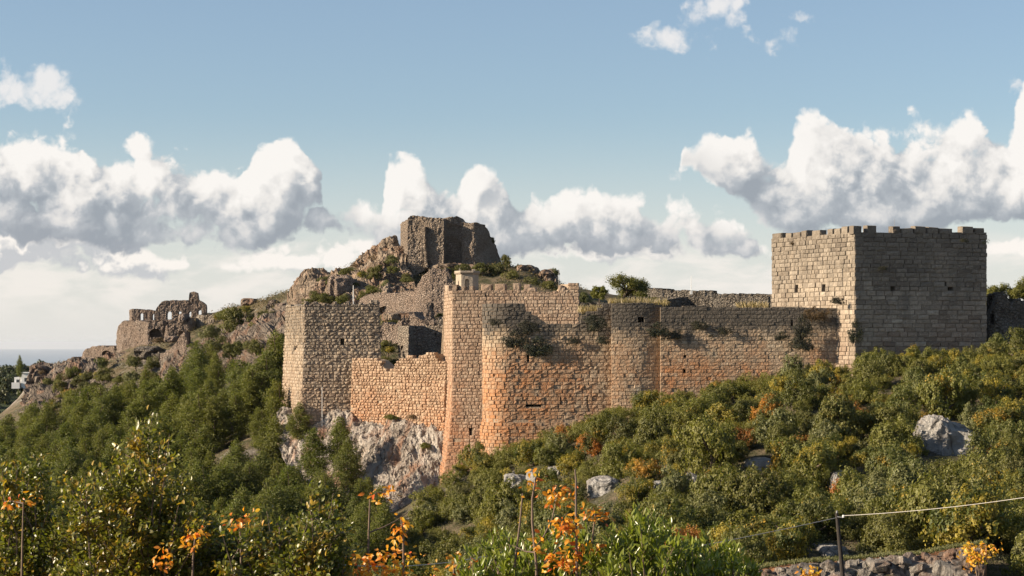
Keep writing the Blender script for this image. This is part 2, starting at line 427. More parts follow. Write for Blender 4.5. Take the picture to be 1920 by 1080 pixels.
TAN = [(0.29, 0.225, 0.16), (0.35, 0.275, 0.195), (0.40, 0.325, 0.235), (0.32, 0.255, 0.185), (0.43, 0.36, 0.27)]
GREY = [(0.19, 0.155, 0.12), (0.31, 0.26, 0.20), (0.39, 0.33, 0.26), (0.24, 0.20, 0.155), (0.45, 0.385, 0.305)]
PINK = [(0.32, 0.225, 0.16), (0.38, 0.275, 0.195), (0.42, 0.32, 0.235), (0.35, 0.25, 0.18), (0.45, 0.36, 0.27)]
M = {}
M['keep_stone'] = stone_mat('square tower stone', GREY, orange=0.6, oz=(-5, 5.5), lichen=0.5, lz=(-0.5, 9.5), ocol=(0.25, 0.125, 0.07))
M['curtain_stone'] = stone_mat('curtain stone', TAN, orange=1.0, oz=(-3.5, 2.2), lichen=1.0, lz=(-0.6, 2.2))
M['turret_stone'] = stone_mat('turret stone', TAN, orange=0.45, oz=(-9.0, 2.5), lichen=0.8, lz=(0.2, 3.6))
M['centre_stone'] = stone_mat('tall tower stone', PINK, orange=0.75, oz=(-10.0, 3.0), lichen=0.18, lz=(2.0, 6.0), ocol=(0.40, 0.17, 0.075))
M['left_stone'] = stone_mat('left tower stone', [(0.31, 0.245, 0.18), (0.38, 0.305, 0.225), (0.42, 0.35, 0.27), (0.34, 0.27, 0.205), (0.45, 0.385, 0.30)], orange=0.4, oz=(-9.0, 1.0), lichen=0.55, lz=(-5.0, 5.0), ocol=(0.33, 0.17, 0.10))
M['wall_stone'] = stone_mat('low wall stone', [(0.29, 0.20, 0.135), (0.40, 0.29, 0.20), (0.46, 0.345, 0.245), (0.34, 0.24, 0.165), (0.49, 0.385, 0.285)], orange=0.7, oz=(-9.0, 0.0), lichen=0.12, ocol=(0.43, 0.20, 0.095))
M['mortar'] = mortar_mat('wall core', (0.30, 0.23, 0.165))
M['mortar_dark'] = mortar_mat('dark wall core', (0.22, 0.185, 0.145))
M['rubble_pink'] = rubble_mat('pinkish rubble masonry', (0.39, 0.305, 0.25), (0.49, 0.40, 0.33), (0.43, 0.33, 0.265), 3.2, 0.3, (0.11, 0.09, 0.075))
M['rubble_keep'] = rubble_mat('ruined keep masonry', (0.42, 0.34, 0.27), (0.52, 0.435, 0.355), (0.40, 0.32, 0.25), 3.0, 0.22, (0.12, 0.10, 0.08))
M['rubble_grey'] = rubble_mat('grey rubble masonry', (0.22, 0.195, 0.165), (0.36, 0.33, 0.285), (0.26, 0.225, 0.185), 2.6, 0.7)
M['plaster'] = rubble_mat('weathered pale masonry', (0.42, 0.365, 0.30), (0.50, 0.44, 0.365), (0.40, 0.33, 0.265), 2.4, 0.2)
M['rock'] = rock_mat('grey limestone', (0.20, 0.175, 0.155), (0.40, 0.37, 0.335), (0.52, 0.49, 0.45), 0.75)
M['rock_pale'] = rock_mat('pale limestone', (0.30, 0.29, 0.275), (0.46, 0.445, 0.42), (0.55, 0.535, 0.51), 0.12, 0.9)
M['rock_brown'] = rock_mat('brown crag', (0.17, 0.13, 0.10), (0.30, 0.235, 0.18), (0.40, 0.33, 0.265), 0.45, 0.6)
M['bark'] = plain_mat('bark', (0.11, 0.085, 0.065), 0.9, 0.1, 0, 0.4, 3.0)
M['twig'] = plain_mat('twig', (0.16, 0.115, 0.085), 0.75, 0.25, 0, 0.35, 20.0)
OAK = [(0.118, 0.126, 0.024), (0.155, 0.155, 0.032), (0.130, 0.130, 0.028), (0.170, 0.165, 0.036), (0.105, 0.118, 0.030), (0.165, 0.155, 0.046)]
M['oak'] = leaf_mat('evergreen oak leaves', OAK, patch=((0.34, 0.21, 0.026), 0.335, 0.30), trans=0.34)
M['oak_plain'] = leaf_mat('dark evergreen leaves', [tuple(x * .72 for x in c) for c in OAK], trans=0.3)
M['olive'] = leaf_mat('grey-green leaves', [(0.140, 0.145, 0.052), (0.160, 0.160, 0.064), (0.125, 0.132, 0.048)])
M['autumn'] = leaf_mat('turning leaves', [(0.40, 0.19, 0.028), (0.34, 0.22, 0.03), (0.42, 0.15, 0.025)], trans=0.35, patch=((0.10, 0.105, 0.025), 0.52, 0.7))
M['rust'] = leaf_mat('rust-red leaves', [(0.34, 0.135, 0.035), (0.36, 0.17, 0.035)], trans=0.3, patch=((0.09, 0.09, 0.025), 0.5, 0.8))
M['yellow'] = leaf_mat('yellowing leaves', [(0.32, 0.25, 0.035), (0.27, 0.22, 0.038)], trans=0.35, patch=((0.085, 0.10, 0.024), 0.52, 0.7))
M['pine'] = leaf_mat('pine needles', [(0.110, 0.128, 0.030), (0.145, 0.150, 0.036), (0.120, 0.135, 0.042), (0.155, 0.155, 0.042)], rough=0.6, spec=0.25, trans=0.38, per_leaf=0.4)
M['dark_ivy'] = leaf_mat('dark dry creeper', [(0.034, 0.033, 0.022), (0.042, 0.042, 0.024), (0.030, 0.036, 0.020)], trans=0.1)
M['dry_bush'] = leaf_mat('brown dry twigs', [(0.14, 0.09, 0.045), (0.12, 0.08, 0.04)], trans=0.2)
M['straw'] = leaf_mat('straw grass', [(0.34, 0.27, 0.15), (0.28, 0.22, 0.12)], trans=0.3)
M['scrub'] = leaf_mat('dry hill scrub', [(0.085, 0.078, 0.030), (0.11, 0.09, 0.04)], patch=((0.16, 0.115, 0.05), 0.52, 0.25), trans=0.15)
M['gap_shade_scrub'] = leaf_mat('low herbs with painted shade', [(0.060, 0.066, 0.022), (0.075, 0.072, 0.028)], trans=0.15)  # leaf colour darkened to paint in the shadow between the slope shrubs
M['pale_stone'] = mortar_mat('pale dressed stone', (0.34, 0.285, 0.225))

# ------------------------------------------------------------------ ground
CTRL = [  # (px, py, D): where the ground lies in the view
    # slope below the curtain wall
    (2100, 640, 175), (1920, 668, 176), (1850, 680, 176), (1600, 705, 178), (1420, 738, 180), (1240, 772, 180), (1145, 795, 181), (1000, 852, 180), (905, 874, 181), (840, 905, 187), (905, 872, 186.5), (1000, 848, 187.5), (1145, 795, 187.5), (1240, 774, 186.5), (1420, 742, 186.5),
    (2100, 790, 150), (1920, 815, 150), (1600, 865, 148), (1300, 885, 150), (1000, 945, 163), (800, 985, 177), (700, 1010, 179),
    (2100, 985, 122), (1920, 995, 122), (1600, 1022, 118), (1300, 1045, 123), (1000, 1065, 140), (750, 1095, 155),
    (2100, 1090, 104), (1920, 1085, 104), (1700, 1082, 103), (1500, 1100, 103), (1300, 1135, 105), (960, 1165, 110), (700, 1215, 130),
    # spur with the ruins, crag and keep
    (60, 712, 335), (150, 676, 335), (215, 662, 330), (300, 622, 325), (390, 590, 322), (450, 578, 315), (520, 572, 300), (560, 566, 290), (600, 530, 290), (680, 500, 290), (738, 474, 290), (750, 524, 283), (935, 503, 285), (1040, 526, 285), (1052, 545, 270), (1100, 578, 262), (1250, 575, 250), (1440, 575, 240), (1110, 585, 285), (1250, 600, 285), (1440, 600, 285), (1800, 590, 285), (0, 815, 335), (-80, 830, 335), (28, 775, 336), (-60, 860, 300), (0, 850, 375), (150, 760, 375), (300, 680, 375), (1700, 566, 240), (1900, 572, 230), (2100, 580, 230),
    (60, 800, 300), (150, 795, 290), (240, 765, 290), (330, 745, 280), (430, 695, 265), (520, 690, 236), (524, 780, 223),
    (690, 590, 266), (760, 604, 254), (830, 645, 240), (770, 700, 228), (720, 700, 230), (600, 800, 217), (660, 800, 214), (750, 805, 210), (820, 810, 206),
    (560, 955, 208), (620, 965, 205), (690, 975, 202), (760, 980, 198), (800, 975, 195),
    # pine slope and valley
    (500, 845, 212), (300, 885, 225), (100, 885, 245), (0, 862, 270), (-150, 870, 270), (20, 965, 215), (300, 985, 195), (500, 965, 192), (650, 985, 190), (600, 1045, 170), (300, 1085, 160), (0, 1085, 165), (-150, 1085, 165),
    # inside the walls
    (900, 660, 205), (1200, 690, 195), (1500, 690, 195), (1750, 690, 192), (1900, 660, 195),
]
XYZ = [tuple(P(*c)) for c in CTRL] + [
    (-130, 420, -25), (-60, 430, -14), (0, 420, -6), (60, 420, -3), (130, 420, -3),
    (0, -10, -1.75), (-60, -10, -1.9), (60, -10, -1.7), (0, 0, -1.75), (-40, 0, -1.9), (40, 0, -1.7), (0, 12, -2.7), (-40, 14, -3.2), (40, 14, -2.7),
    (0, 40, -9.5), (-50, 40, -10), (50, 40, -9), (0, 70, -17), (60, 75, -15), (-50, 75, -21), (-70, 115, -23), (-20, 115, -22), (110, 120, -8), (110, 60, -11), (130, 180, 2), (-110, 220, -20), (-130, 330, -22)]
XYZ = np.array(XYZ)
def _rbf():
    A_ = np.sqrt(((XYZ[:, None, :2] - XYZ[None, :, :2]) ** 2).sum(-1) + 9.0)
    n = len(XYZ); K = np.zeros((n + 3, n + 3)); K[:n, :n] = A_; K[:n, n:] = np.c_[np.ones(n), XYZ[:, :2]]; K[n:, :n] = K[:n, n:].T
    return np.linalg.solve(K, np.r_[XYZ[:, 2], 0, 0, 0])
RB = _rbf()
def ground_z(x, y, rough=True):
    x = np.atleast_1d(np.asarray(x, float)); y = np.atleast_1d(np.asarray(y, float))
    xc = np.clip(x, -130, 130); yc = np.clip(y, -10, 420)
    out = np.zeros(len(x))
    for s in range(0, len(x), 20000):
        sl = slice(s, s + 20000)
        r = np.sqrt((xc[sl, None] - XYZ[None, :, 0]) ** 2 + (yc[sl, None] - XYZ[None, :, 1]) ** 2 + 9.0)
        out[sl] = r @ RB[:-3] + RB[-3] + RB[-2] * xc[sl] + RB[-1] * yc[sl]
    if rough:
        p = np.c_[x, y, np.zeros(len(x))]
        k = np.clip((y - 60) / 40, 0, 1)
        out += k * (0.7 * fbm(p * 0.11, 3, 5) + 0.45 * fbm(p * 0.42, 3, 9))
    far = np.maximum(np.maximum(np.abs(x) - 130, y - 420), -10 - y)
    t = np.clip(far / 420, 0, 1); t = t * t * (3 - 2 * t)
    dist = np.hypot(x, y)
    plain = -60 - 0.028 * np.clip(dist - 500, 0, 8000) + 8 * fbm(np.c_[x, y, x * 0] * 0.006, 3, 3)
    plain += 62 * np.exp(-((x + 170) ** 2 / (2 * 95 ** 2) + (y - 640) ** 2 / (2 * 80 ** 2)))
    return out * (1 - t) + plain * t
def gz(x, y): return float(ground_z(x, y)[0])

def axis(a, b, step, far, grow=1.22):
    c = list(np.arange(a, b + 1e-6, step)); s = step
    while c[-1] < far[1]: s *= grow; c.append(c[-1] + s)
    s = step; lo = []
    x = a
    while x > far[0]: s *= grow; x -= s; lo.append(x)
    return np.array(lo[::-1] + c)
xs = axis(-130, 130, 1.3, (-15000, 15000)); ys = axis(-12, 422, 1.5, (-3000, 9500))
gx, gy = np.meshgrid(xs, ys); nx, ny = len(xs), len(ys)
gzv = ground_z(gx.ravel(), gy.ravel())
idx = np.arange(nx * ny).reshape(ny, nx)
gf = np.stack([idx[:-1, :-1], idx[:-1, 1:], idx[1:, 1:], idx[1:, :-1]], -1).reshape(-1, 4)
def ground_mat():
    m, t = new_mat('scrubby ground')
    geo = t.n('NewGeometry'); pos = geo.outputs['Position']
    up = t.n('SeparateXYZ', {0: geo.outputs['Normal']}).outputs[2]
    a = t.noise(pos, 0.5, 5.0, 0.65); b = t.noise(pos, 2.2, 5.0, 0.7)
    c = t.mix(t.ramp(a, 0.38, 0.62), (0.060, 0.060, 0.030), (0.16, 0.125, 0.085))
    c = t.mix(t.ramp(b, 0.5, 0.7, 0.0, 0.7), c, (0.045, 0.055, 0.022))
    rk = t.mix(t.ramp(t.noise(pos, 0.9, 6.0, 0.7), 0.4, 0.65), (0.15, 0.125, 0.105), (0.34, 0.305, 0.27))
    st = t.m('MULTIPLY', t.ramp(t.m('ADD', up, t.m('MULTIPLY', t.m('SUBTRACT', a, 0.5), 0.5)), 0.86, 0.70), 1.0)
    c = t.mix(st, c, rk)
    # distant country: fields and woods
    y = t.n('SeparateXYZ', {0: pos}).outputs[1]
    fw = t.mix(t.ramp(t.noise(pos, 0.02, 5.0, 0.65), 0.4, 0.6), (0.05, 0.065, 0.035), (0.11, 0.11, 0.06))
    c = t.mix(t.ramp(y, 420.0, 560.0), c, fw)
    return finish(m, t, c, 0.95, t.noise(pos, 1.1, 7.0, 0.72), 0.6, 0.9, 0.1)
M['ground'] = ground_mat()
g_ = link('ground', mesh('ground', np.c_[gx.ravel(), gy.ravel(), gzv], gf, [M['ground']], True)); tag(g_, 'rough scrubby hillside and valley falling away below the castle', None, None, 'structure')

def sea_mat():
    m, t = new_mat('sea')
    pos = t.n('NewGeometry').outputs['Position']
    n = t.noise(t.n('Mapping', {'Vector': pos, 'Scale': (0.0004, 0.0012, 1.0)}).outputs[0], 1.0, 4.0, 0.6)
    c = t.mix(n, (0.04, 0.09, 0.14), (0.06, 0.12, 0.17))
    return finish(m, t, c, 0.28, t.noise(pos, 0.05, 5.0, 0.6), 1.5, 0.35, 0.5)
M['sea'] = sea_mat()
s_ = link('sea', mesh('sea', [(-40000, 4000, -285), (40000, 4000, -285), (40000, 90000, -285), (-40000, 90000, -285)], [(0, 1, 2, 3)], [M['sea']])); tag(s_, 'calm pale blue sea beyond the coast', None, None, 'structure')
# a low headland far out across the bay
hx = np.linspace(-14000, 6000, 90)
hz_ = -283 + 34 * np.clip(1 - np.abs((hx + 5200) / 9000) ** 3, 0, 1) * (0.75 + 0.35 * fbm(np.c_[hx * 0.0006, hx * 0, hx * 0], 4, 2))
hv = [(x, 21000, -286) for x in hx] + [(x, 21700, z) for x, z in zip(hx, hz_)] + [(x, 23500, -286) for x in hx]
n_ = len(hx); hf = [(i, i + 1, i + 1 + n_, i + n_) for i in range(n_ - 1)] + [(i + n_, i + 1 + n_, i + 1 + 2 * n_, i + 2 * n_) for i in range(n_ - 1)]
link('hills', mesh('hills', hv, hf, [M['ground']], True)); tag(bpy.data.objects['hills'], 'faint low headland along the sea horizon', None, None, 'structure')

# ------------------------------------------------------------------ masonry of separate blocks
def block_meshes(mat, relief, inset, n=6, seed=0):
    r = np.random.default_rng(seed); out = []
    for k in range(n):
        back = [(-.5, 1, -.5), (.5, 1, -.5), (.5, 1, .5), (-.5, 1, .5)]
        rc = [(-.5, -.5), (0, -.5), (.5, -.5), (.5, 0), (.5, .5), (0, .5), (-.5, .5), (-.5, 0)]
        ring = [(x * (1 + r.normal(0, .012)), .17 + r.normal(0, .02), z * (1 + r.normal(0, .02))) for x, z in rc]
        fr = [(x * (1 - 2 * inset * r.uniform(.6, 1.5)), -relief * r.uniform(.1, .75), z * (1 - 2.2 * inset * r.uniform(.6, 1.5))) for x, z in rc]
        v = back + ring + fr + [(r.uniform(-.15, .15), -relief * r.uniform(.4, 1.3), r.uniform(-.15, .15))]
        f = [(0, 1, 6, 5, 4), (1, 2, 8, 7, 6), (2, 3, 10, 9, 8), (3, 0, 4, 11, 10), (3, 2, 1, 0)]
        f += [(4 + i, 4 + (i + 1) % 8, 12 + (i + 1) % 8, 12 + i) for i in range(8)]
        f += [(12, 13, 20, 19), (13, 14, 15, 20), (20, 15, 16, 17), (19, 20, 17, 18)]
        out.append(mesh('stone', v, f, [mat]))
    return out

def mitre(path, o):
    P_ = [Vector(p) for p in path]; n = len(P_); nr = []
    for i in range(n - 1):
        t = (P_[i + 1] - P_[i]).normalized(); nr.append(Vector((t.y, -t.x)))
    out = []
    for i in range(n):
        if i in (0, n - 1) and (P_[0] - P_[-1]).length < 1e-6: m_ = (nr[-1] + nr[0]) / max(0.35, 1 + nr[-1].dot(nr[0]))
        elif i == 0: m_ = nr[0]
        elif i == n - 1: m_ = nr[-1]
        else: m_ = (nr[i - 1] + nr[i]) / max(0.35, 1 + nr[i - 1].dot(nr[i]))
        out.append(P_[i] + m_ * o)
    return out

def masonry(name, label, cat, path, top, zb, course, sw, mat, core_mat, thick=1.4, relief=.10, inset=.05, out=None, openings=(), clad=None,
            smooth=False, hide=None, zback=None, rough=.05, depth=.45, joint=.014, merlons=(), merlon_t=.7, seed=1, gap=0.008, clamp_top=True, roof=None):
    """path: plan points, left to right as seen; top: [(px, py)] outline of the crest; hide(px) row under which plants cover the wall"""
    r = np.random.default_rng(seed); out = out or (lambda z: 0.0)
    path = [tuple(p) for p in path]; nseg = len(path) - 1
    clad = set(range(nseg)) if clad is None else set(clad)
    tx = [a for a, b in top]; ty = [b for a, b in top]
    def zt(x, y, seg):
        if seg not in clad: return zback
        px = 960 + F * x / y
        return -(np.interp(px, tx, ty) - HOR) / F * y
    base = Vector((sum(p[0] for p in path) / len(path), sum(p[1] for p in path) / len(path), zb))
    root = thing(name, label, cat, base)
    # --- core with openings
    runs = [(0, nseg)] if smooth else [(i, i + 1) for i in range(nseg)]
    bag = Bag(); mi_roof = 0
    zmax = max(zt(p[0], p[1], min(i, nseg - 1)) for i, p in enumerate(path)) + 2
    def cols_of(i):
        a, b = Vector(path[i]), Vector(path[i + 1]); L = (b - a).length
        f = set(np.linspace(0, 1, max(2, int(L / .7) + 1)).round(4))
        ff = np.linspace(0, 1, 200); q = [a.lerp(b, t) for t in ff]; pxs = np.array([960 + F * p.x / p.y for p in q])
        for (p0, p1, q0, q1) in openings:
            if i in clad and pxs.max() > pxs.min() + 1e-6:
                o = np.argsort(pxs)
                for pp in (p0, p1):
                    if pxs.min() < pp < pxs.max(): f.add(round(float(np.interp(pp, pxs[o], ff[o])), 4))
        return sorted(f)
    def opening_z(i):
        z = []
        for (p0, p1, q0, q1) in openings:
            D = np.interp((p0 + p1) / 2, *zip(*sorted((960 + F * p[0] / p[1], p[1]) for p in (path[i], path[i + 1]))))
            z += [-(q1 - HOR) / F * D, -(q0 - HOR) / F * D]
        return z
    for i in range(nseg):
        cf = cols_of(i); lv = list(np.arange(zb, zmax, 1.0)) + (opening_z(i) if i in clad else []); lv = sorted(lv)
        offs = {}
        def pos(f, z, o):
            key = round(o, 4)
            if key not in offs: offs[key] = mitre(path, o)
            return offs[key][i].lerp(offs[key][i + 1], f)
        tops = []
        for f in cf:
            c = Vector(path[i]).lerp(Vector(path[i + 1]), f); tops.append(zt(c.x, c.y, i) - .13)
        vid = {}
        def V(ci, z, o, key):
            if key not in vid:
                c = pos(cf[ci], z, o); vid[key] = len(bag.v); bag.v.append((c.x - base.x, c.y - base.y, z - base.z))
            return vid[key]
        for ci in range(len(cf) - 1):
            for k in range(len(lv) - 1):
                z0a, z1a = min(lv[k], tops[ci]), min(lv[k + 1], tops[ci]); z0b, z1b = min(lv[k], tops[ci + 1]), min(lv[k + 1], tops[ci + 1])
                if z1a - z0a < 1e-4 and z1b - z0b < 1e-4: continue
                cm = Vector(path[i]).lerp(Vector(path[i + 1]), (cf[ci] + cf[ci + 1]) / 2); pm = to_px(cm.x, cm.y, (lv[k] + lv[k + 1]) / 2)
                if i in clad and any(p0 < pm[0] < p1 and q0 < pm[1] < q1 for p0, p1, q0, q1 in openings): continue
                bag.f.append((V(ci, z0a, out(z0a) - .035, (ci, k, 0)), V(ci + 1, z0b, out(z0b) - .035, (ci + 1, k, 0)), V(ci + 1, z1b, out(z1b) - .035, (ci + 1, k + 1, 0)), V(ci, z1a, out(z1a) - .035, (ci, k + 1, 0)))); bag.mi.append(0)
            a = [V(ci, tops[ci], out(tops[ci]) - .035, (ci, 't')), V(ci + 1, tops[ci + 1], out(tops[ci + 1]) - .035, (ci + 1, 't')), V(ci + 1, tops[ci + 1], -thick, (ci + 1, 'tb')), V(ci, tops[ci], -thick, (ci, 'tb'))]
            bag.f.append(tuple(a)); bag.mi.append(0)
            bag.f.append((a[3], a[2], V(ci + 1, zb, -thick, (ci + 1, 'bb')), V(ci, zb, -thick, (ci, 'bb')))); bag.mi.append(0)
        for ci, en in ((0, i == 0), (len(cf) - 1, i == nseg - 1)):
            if en:
                bag.f.append((V(ci, zb, out(zb) - .035, (ci, 'e0')), V(ci, zb, -thick, (ci, 'bb')), V(ci, tops[ci], -thick, (ci, 'tb')), V(ci, tops[ci], out(tops[ci]) - .035, (ci, 't')))); bag.mi.append(0)
        if i in clad:
            t_ = (Vector(path[i + 1]) - Vector(path[i])).normalized(); n_ = Vector((t_.y, -t_.x))
            for (p0, p1, q0, q1) in openings:
                ff = np.linspace(0, 1, 300); pp = [Vector(path[i]).lerp(Vector(path[i + 1]), t) for t in ff]; pxs = np.array([960 + F * p.x / p.y for p in pp])
                if not (pxs.min() < (p0 + p1) / 2 < pxs.max()): continue
                ins = [p for p, x in zip(pp, pxs) if p0 <= x <= p1]
                if len(ins) < 2: continue
                A_, B_ = ins[0], ins[-1]; D = (A_.y + B_.y) / 2; z0, z1 = -(q1 - HOR) / F * D, -(q0 - HOR) / F * D
                o0 = n_ * (out((z0 + z1) / 2) - .035); dp = n_ * (-min(1.1, thick - .2))
                c4 = [(A_ + o0, z0), (B_ + o0, z0), (B_ + o0, z1), (A_ + o0, z1)]
                v = [(c.x - base.x, c.y - base.y, z - base.z) for c, z in c4] + [(c.x + dp.x - base.x, c.y + dp.y - base.y, z - base.z) for c, z in c4]
                bag.add(v, [(4, 5, 6, 7), (0, 1, 5, 4), (1, 2, 6, 5), (2, 3, 7, 6), (3, 0, 4, 7)])
    if roof is not None:
        q = mitre(path, -thick * .5); bag.add([(p.x - base.x, p.y - base.y, roof - base.z) for p in q], [tuple(range(len(q)))])
    link('wall_core', bag.mesh('wall_core', [core_mat]), root)
    # --- blocks
    blocks = block_meshes(mat, relief / depth, inset, 6, seed)
    inst = []
    z = zb; row = 0
    while z < zmax:
        h = course * r.uniform(.86, 1.14); zc = z + h / 2; off = out(zc); pl = mitre(path, off)
        for (i0, i1) in runs:
            if not all(i in clad for i in range(i0, i1)): continue
            seg = [pl[k] for k in range(i0, i1 + 1)]
            ln = np.r_[0, np.cumsum([(seg[k + 1] - seg[k]).length for k in range(len(seg) - 1)])]; L = ln[-1]
            def at_s(s):
                s = min(max(s, 0), L - 1e-6); k = int(np.searchsorted(ln, s, 'right')) - 1
                t = (seg[k + 1] - seg[k]).normalized(); return seg[k] + t * (s - ln[k]), t
            ss = np.linspace(0, L, 240); pp = [at_s(s)[0] for s in ss]; pxs = np.array([960 + F * p.x / p.y for p in pp])
            cuts = []
            for (p0, p1, q0, q1) in openings:
                inn = ss[(pxs >= p0) & (pxs <= p1)]
                if len(inn):
                    pm = at_s(float(inn.mean()))[0]; qy = HOR - F * zc / pm.y
                    if q0 < qy < q1: cuts.append((inn[0], inn[-1]))
            iv = []; s = 0.0
            for a, b in sorted(cuts):
                if a > s: iv.append((s, a))
                s = b
            if s < L: iv.append((s, L))
            swi = sw[i0] if isinstance(sw, (list, tuple)) else sw
            for a, b in iv:
                s = a; first = True
                while s < b - 1e-3:
                    w = swi * r.uniform(.62, 1.45)
                    if first and row % 2: w *= .6
                    if b - (s + w) < .35 * swi: w = b - s
                    c, t = at_s(s + w / 2); n = Vector((t.y, -t.x))
                    zt_ = zt(c.x, c.y, i0); hh = min(h, zt_ - z) if clamp_top else (h if zt_ > z + h * .45 else 0)
                    e0 = .05 if (first and a == 0 and i0 > 0 and row % 2 == 0) else 0; e1 = .05 if (b == L and s + w >= b - 1e-3 and i1 < nseg and row % 2) else 0
                    if hh > .3 * h and r.random() > gap:
                        pr = r.normal(0, rough) ; pr = min(max(pr, -.05), rough * 2.2)
                        cc = c + n * (pr + .02) + t * (e1 - e0) / 2
                        ppx, ppy = to_px(c.x, c.y, z + hh / 2)
                        score = w * hh * max(.05, -(n.dot(c.normalized()))) / (c.y ** 2) * (1 if hide is None or ppy < hide(ppx) else .05)
                        tilt = r.normal(0, .012)
                        inst.append((score, cc, t, n, z + hh / 2, w + e0 + e1 - joint * r.uniform(.5, 1.6), hh - joint * r.uniform(.5, 1.5), tilt))
                    s += w; first = False
        z += h; row += 1
    inst.sort(key=lambda q: -q[0])
    def mat_of(q):
        _, c, t, n, zc, w, h, tilt = q
        R = Matrix(((t.x * w, -n.x * depth, 0, c.x - base.x), (t.y * w, -n.y * depth, 0, c.y - base.y), (0, 0, h, zc - base.z), (0, 0, 0, 1)))
        return R @ Matrix.Rotation(tilt, 4, 'Y')
    for k, q in enumerate(inst[:300 - len(merlons)]):
        o = link('stone', blocks[k % 6] if False else blocks[int(r.integers(6))], root); o.matrix_local = mat_of(q)
    rest = inst[300 - len(merlons):]
    if rest:
        bv = [np.array([v.co[:] for v in b.vertices]) for b in blocks]; bf = [[tuple(p.vertices) for p in b.polygons] for b in blocks]
        VV, FF, o = [], [], 0
        for q in rest:
            k = int(r.integers(6)); Mx = np.array(mat_of(q)); v = bv[k] @ Mx[:3, :3].T + Mx[:3, 3]
            VV.append(v); FF += [tuple(i + o for i in f) for f in bf[k]]; o += len(v)
        so = link('stonework', mesh('stonework', np.concatenate(VV), FF, [mat]), root); so['kind'] = 'stuff'
    # --- merlons
    for (p0, p1, q0, q1) in merlons:
        best = None
        for i in clad:
            a, b = Vector(path[i]), Vector(path[i + 1]); ff = np.linspace(0, 1, 300); pp = [a.lerp(b, t) for t in ff]
            pxs = np.array([960 + F * p.x / p.y for p in pp]); k = int(np.argmin(abs(pxs - (p0 + p1) / 2))); d_ = abs(pxs[k] - (p0 + p1) / 2)
            if best is None or d_ < best[0]:
                dpx = abs(np.gradient(pxs)[k]) / ((b - a).length / 299); best = (d_, pp[k], (b - a).normalized(), (p1 - p0) / max(dpx, 1e-6))
        _, c, t, w = best; n = Vector((t.y, -t.x)); z0, z1 = -(q1 + 3 - HOR) / F * c.y, -(q0 - HOR) / F * c.y
        w = min(w, 2.2) * r.uniform(.88, 1.04); z1 += r.uniform(-.14, .05)
        R = Matrix(((t.x * w, -n.x * merlon_t, 0, c.x - base.x + n.x * .03), (t.y * w, -n.y * merlon_t, 0, c.y - base.y + n.y * .03), (0, 0, z1 - z0, (z0 + z1) / 2 - base.z), (0, 0, 0, 1)))
        o = link('merlon', blocks[int(r.integers(6))], root); o.matrix_local = R @ Matrix.Rotation(r.normal(0, .02), 4, 'Y')
    return root

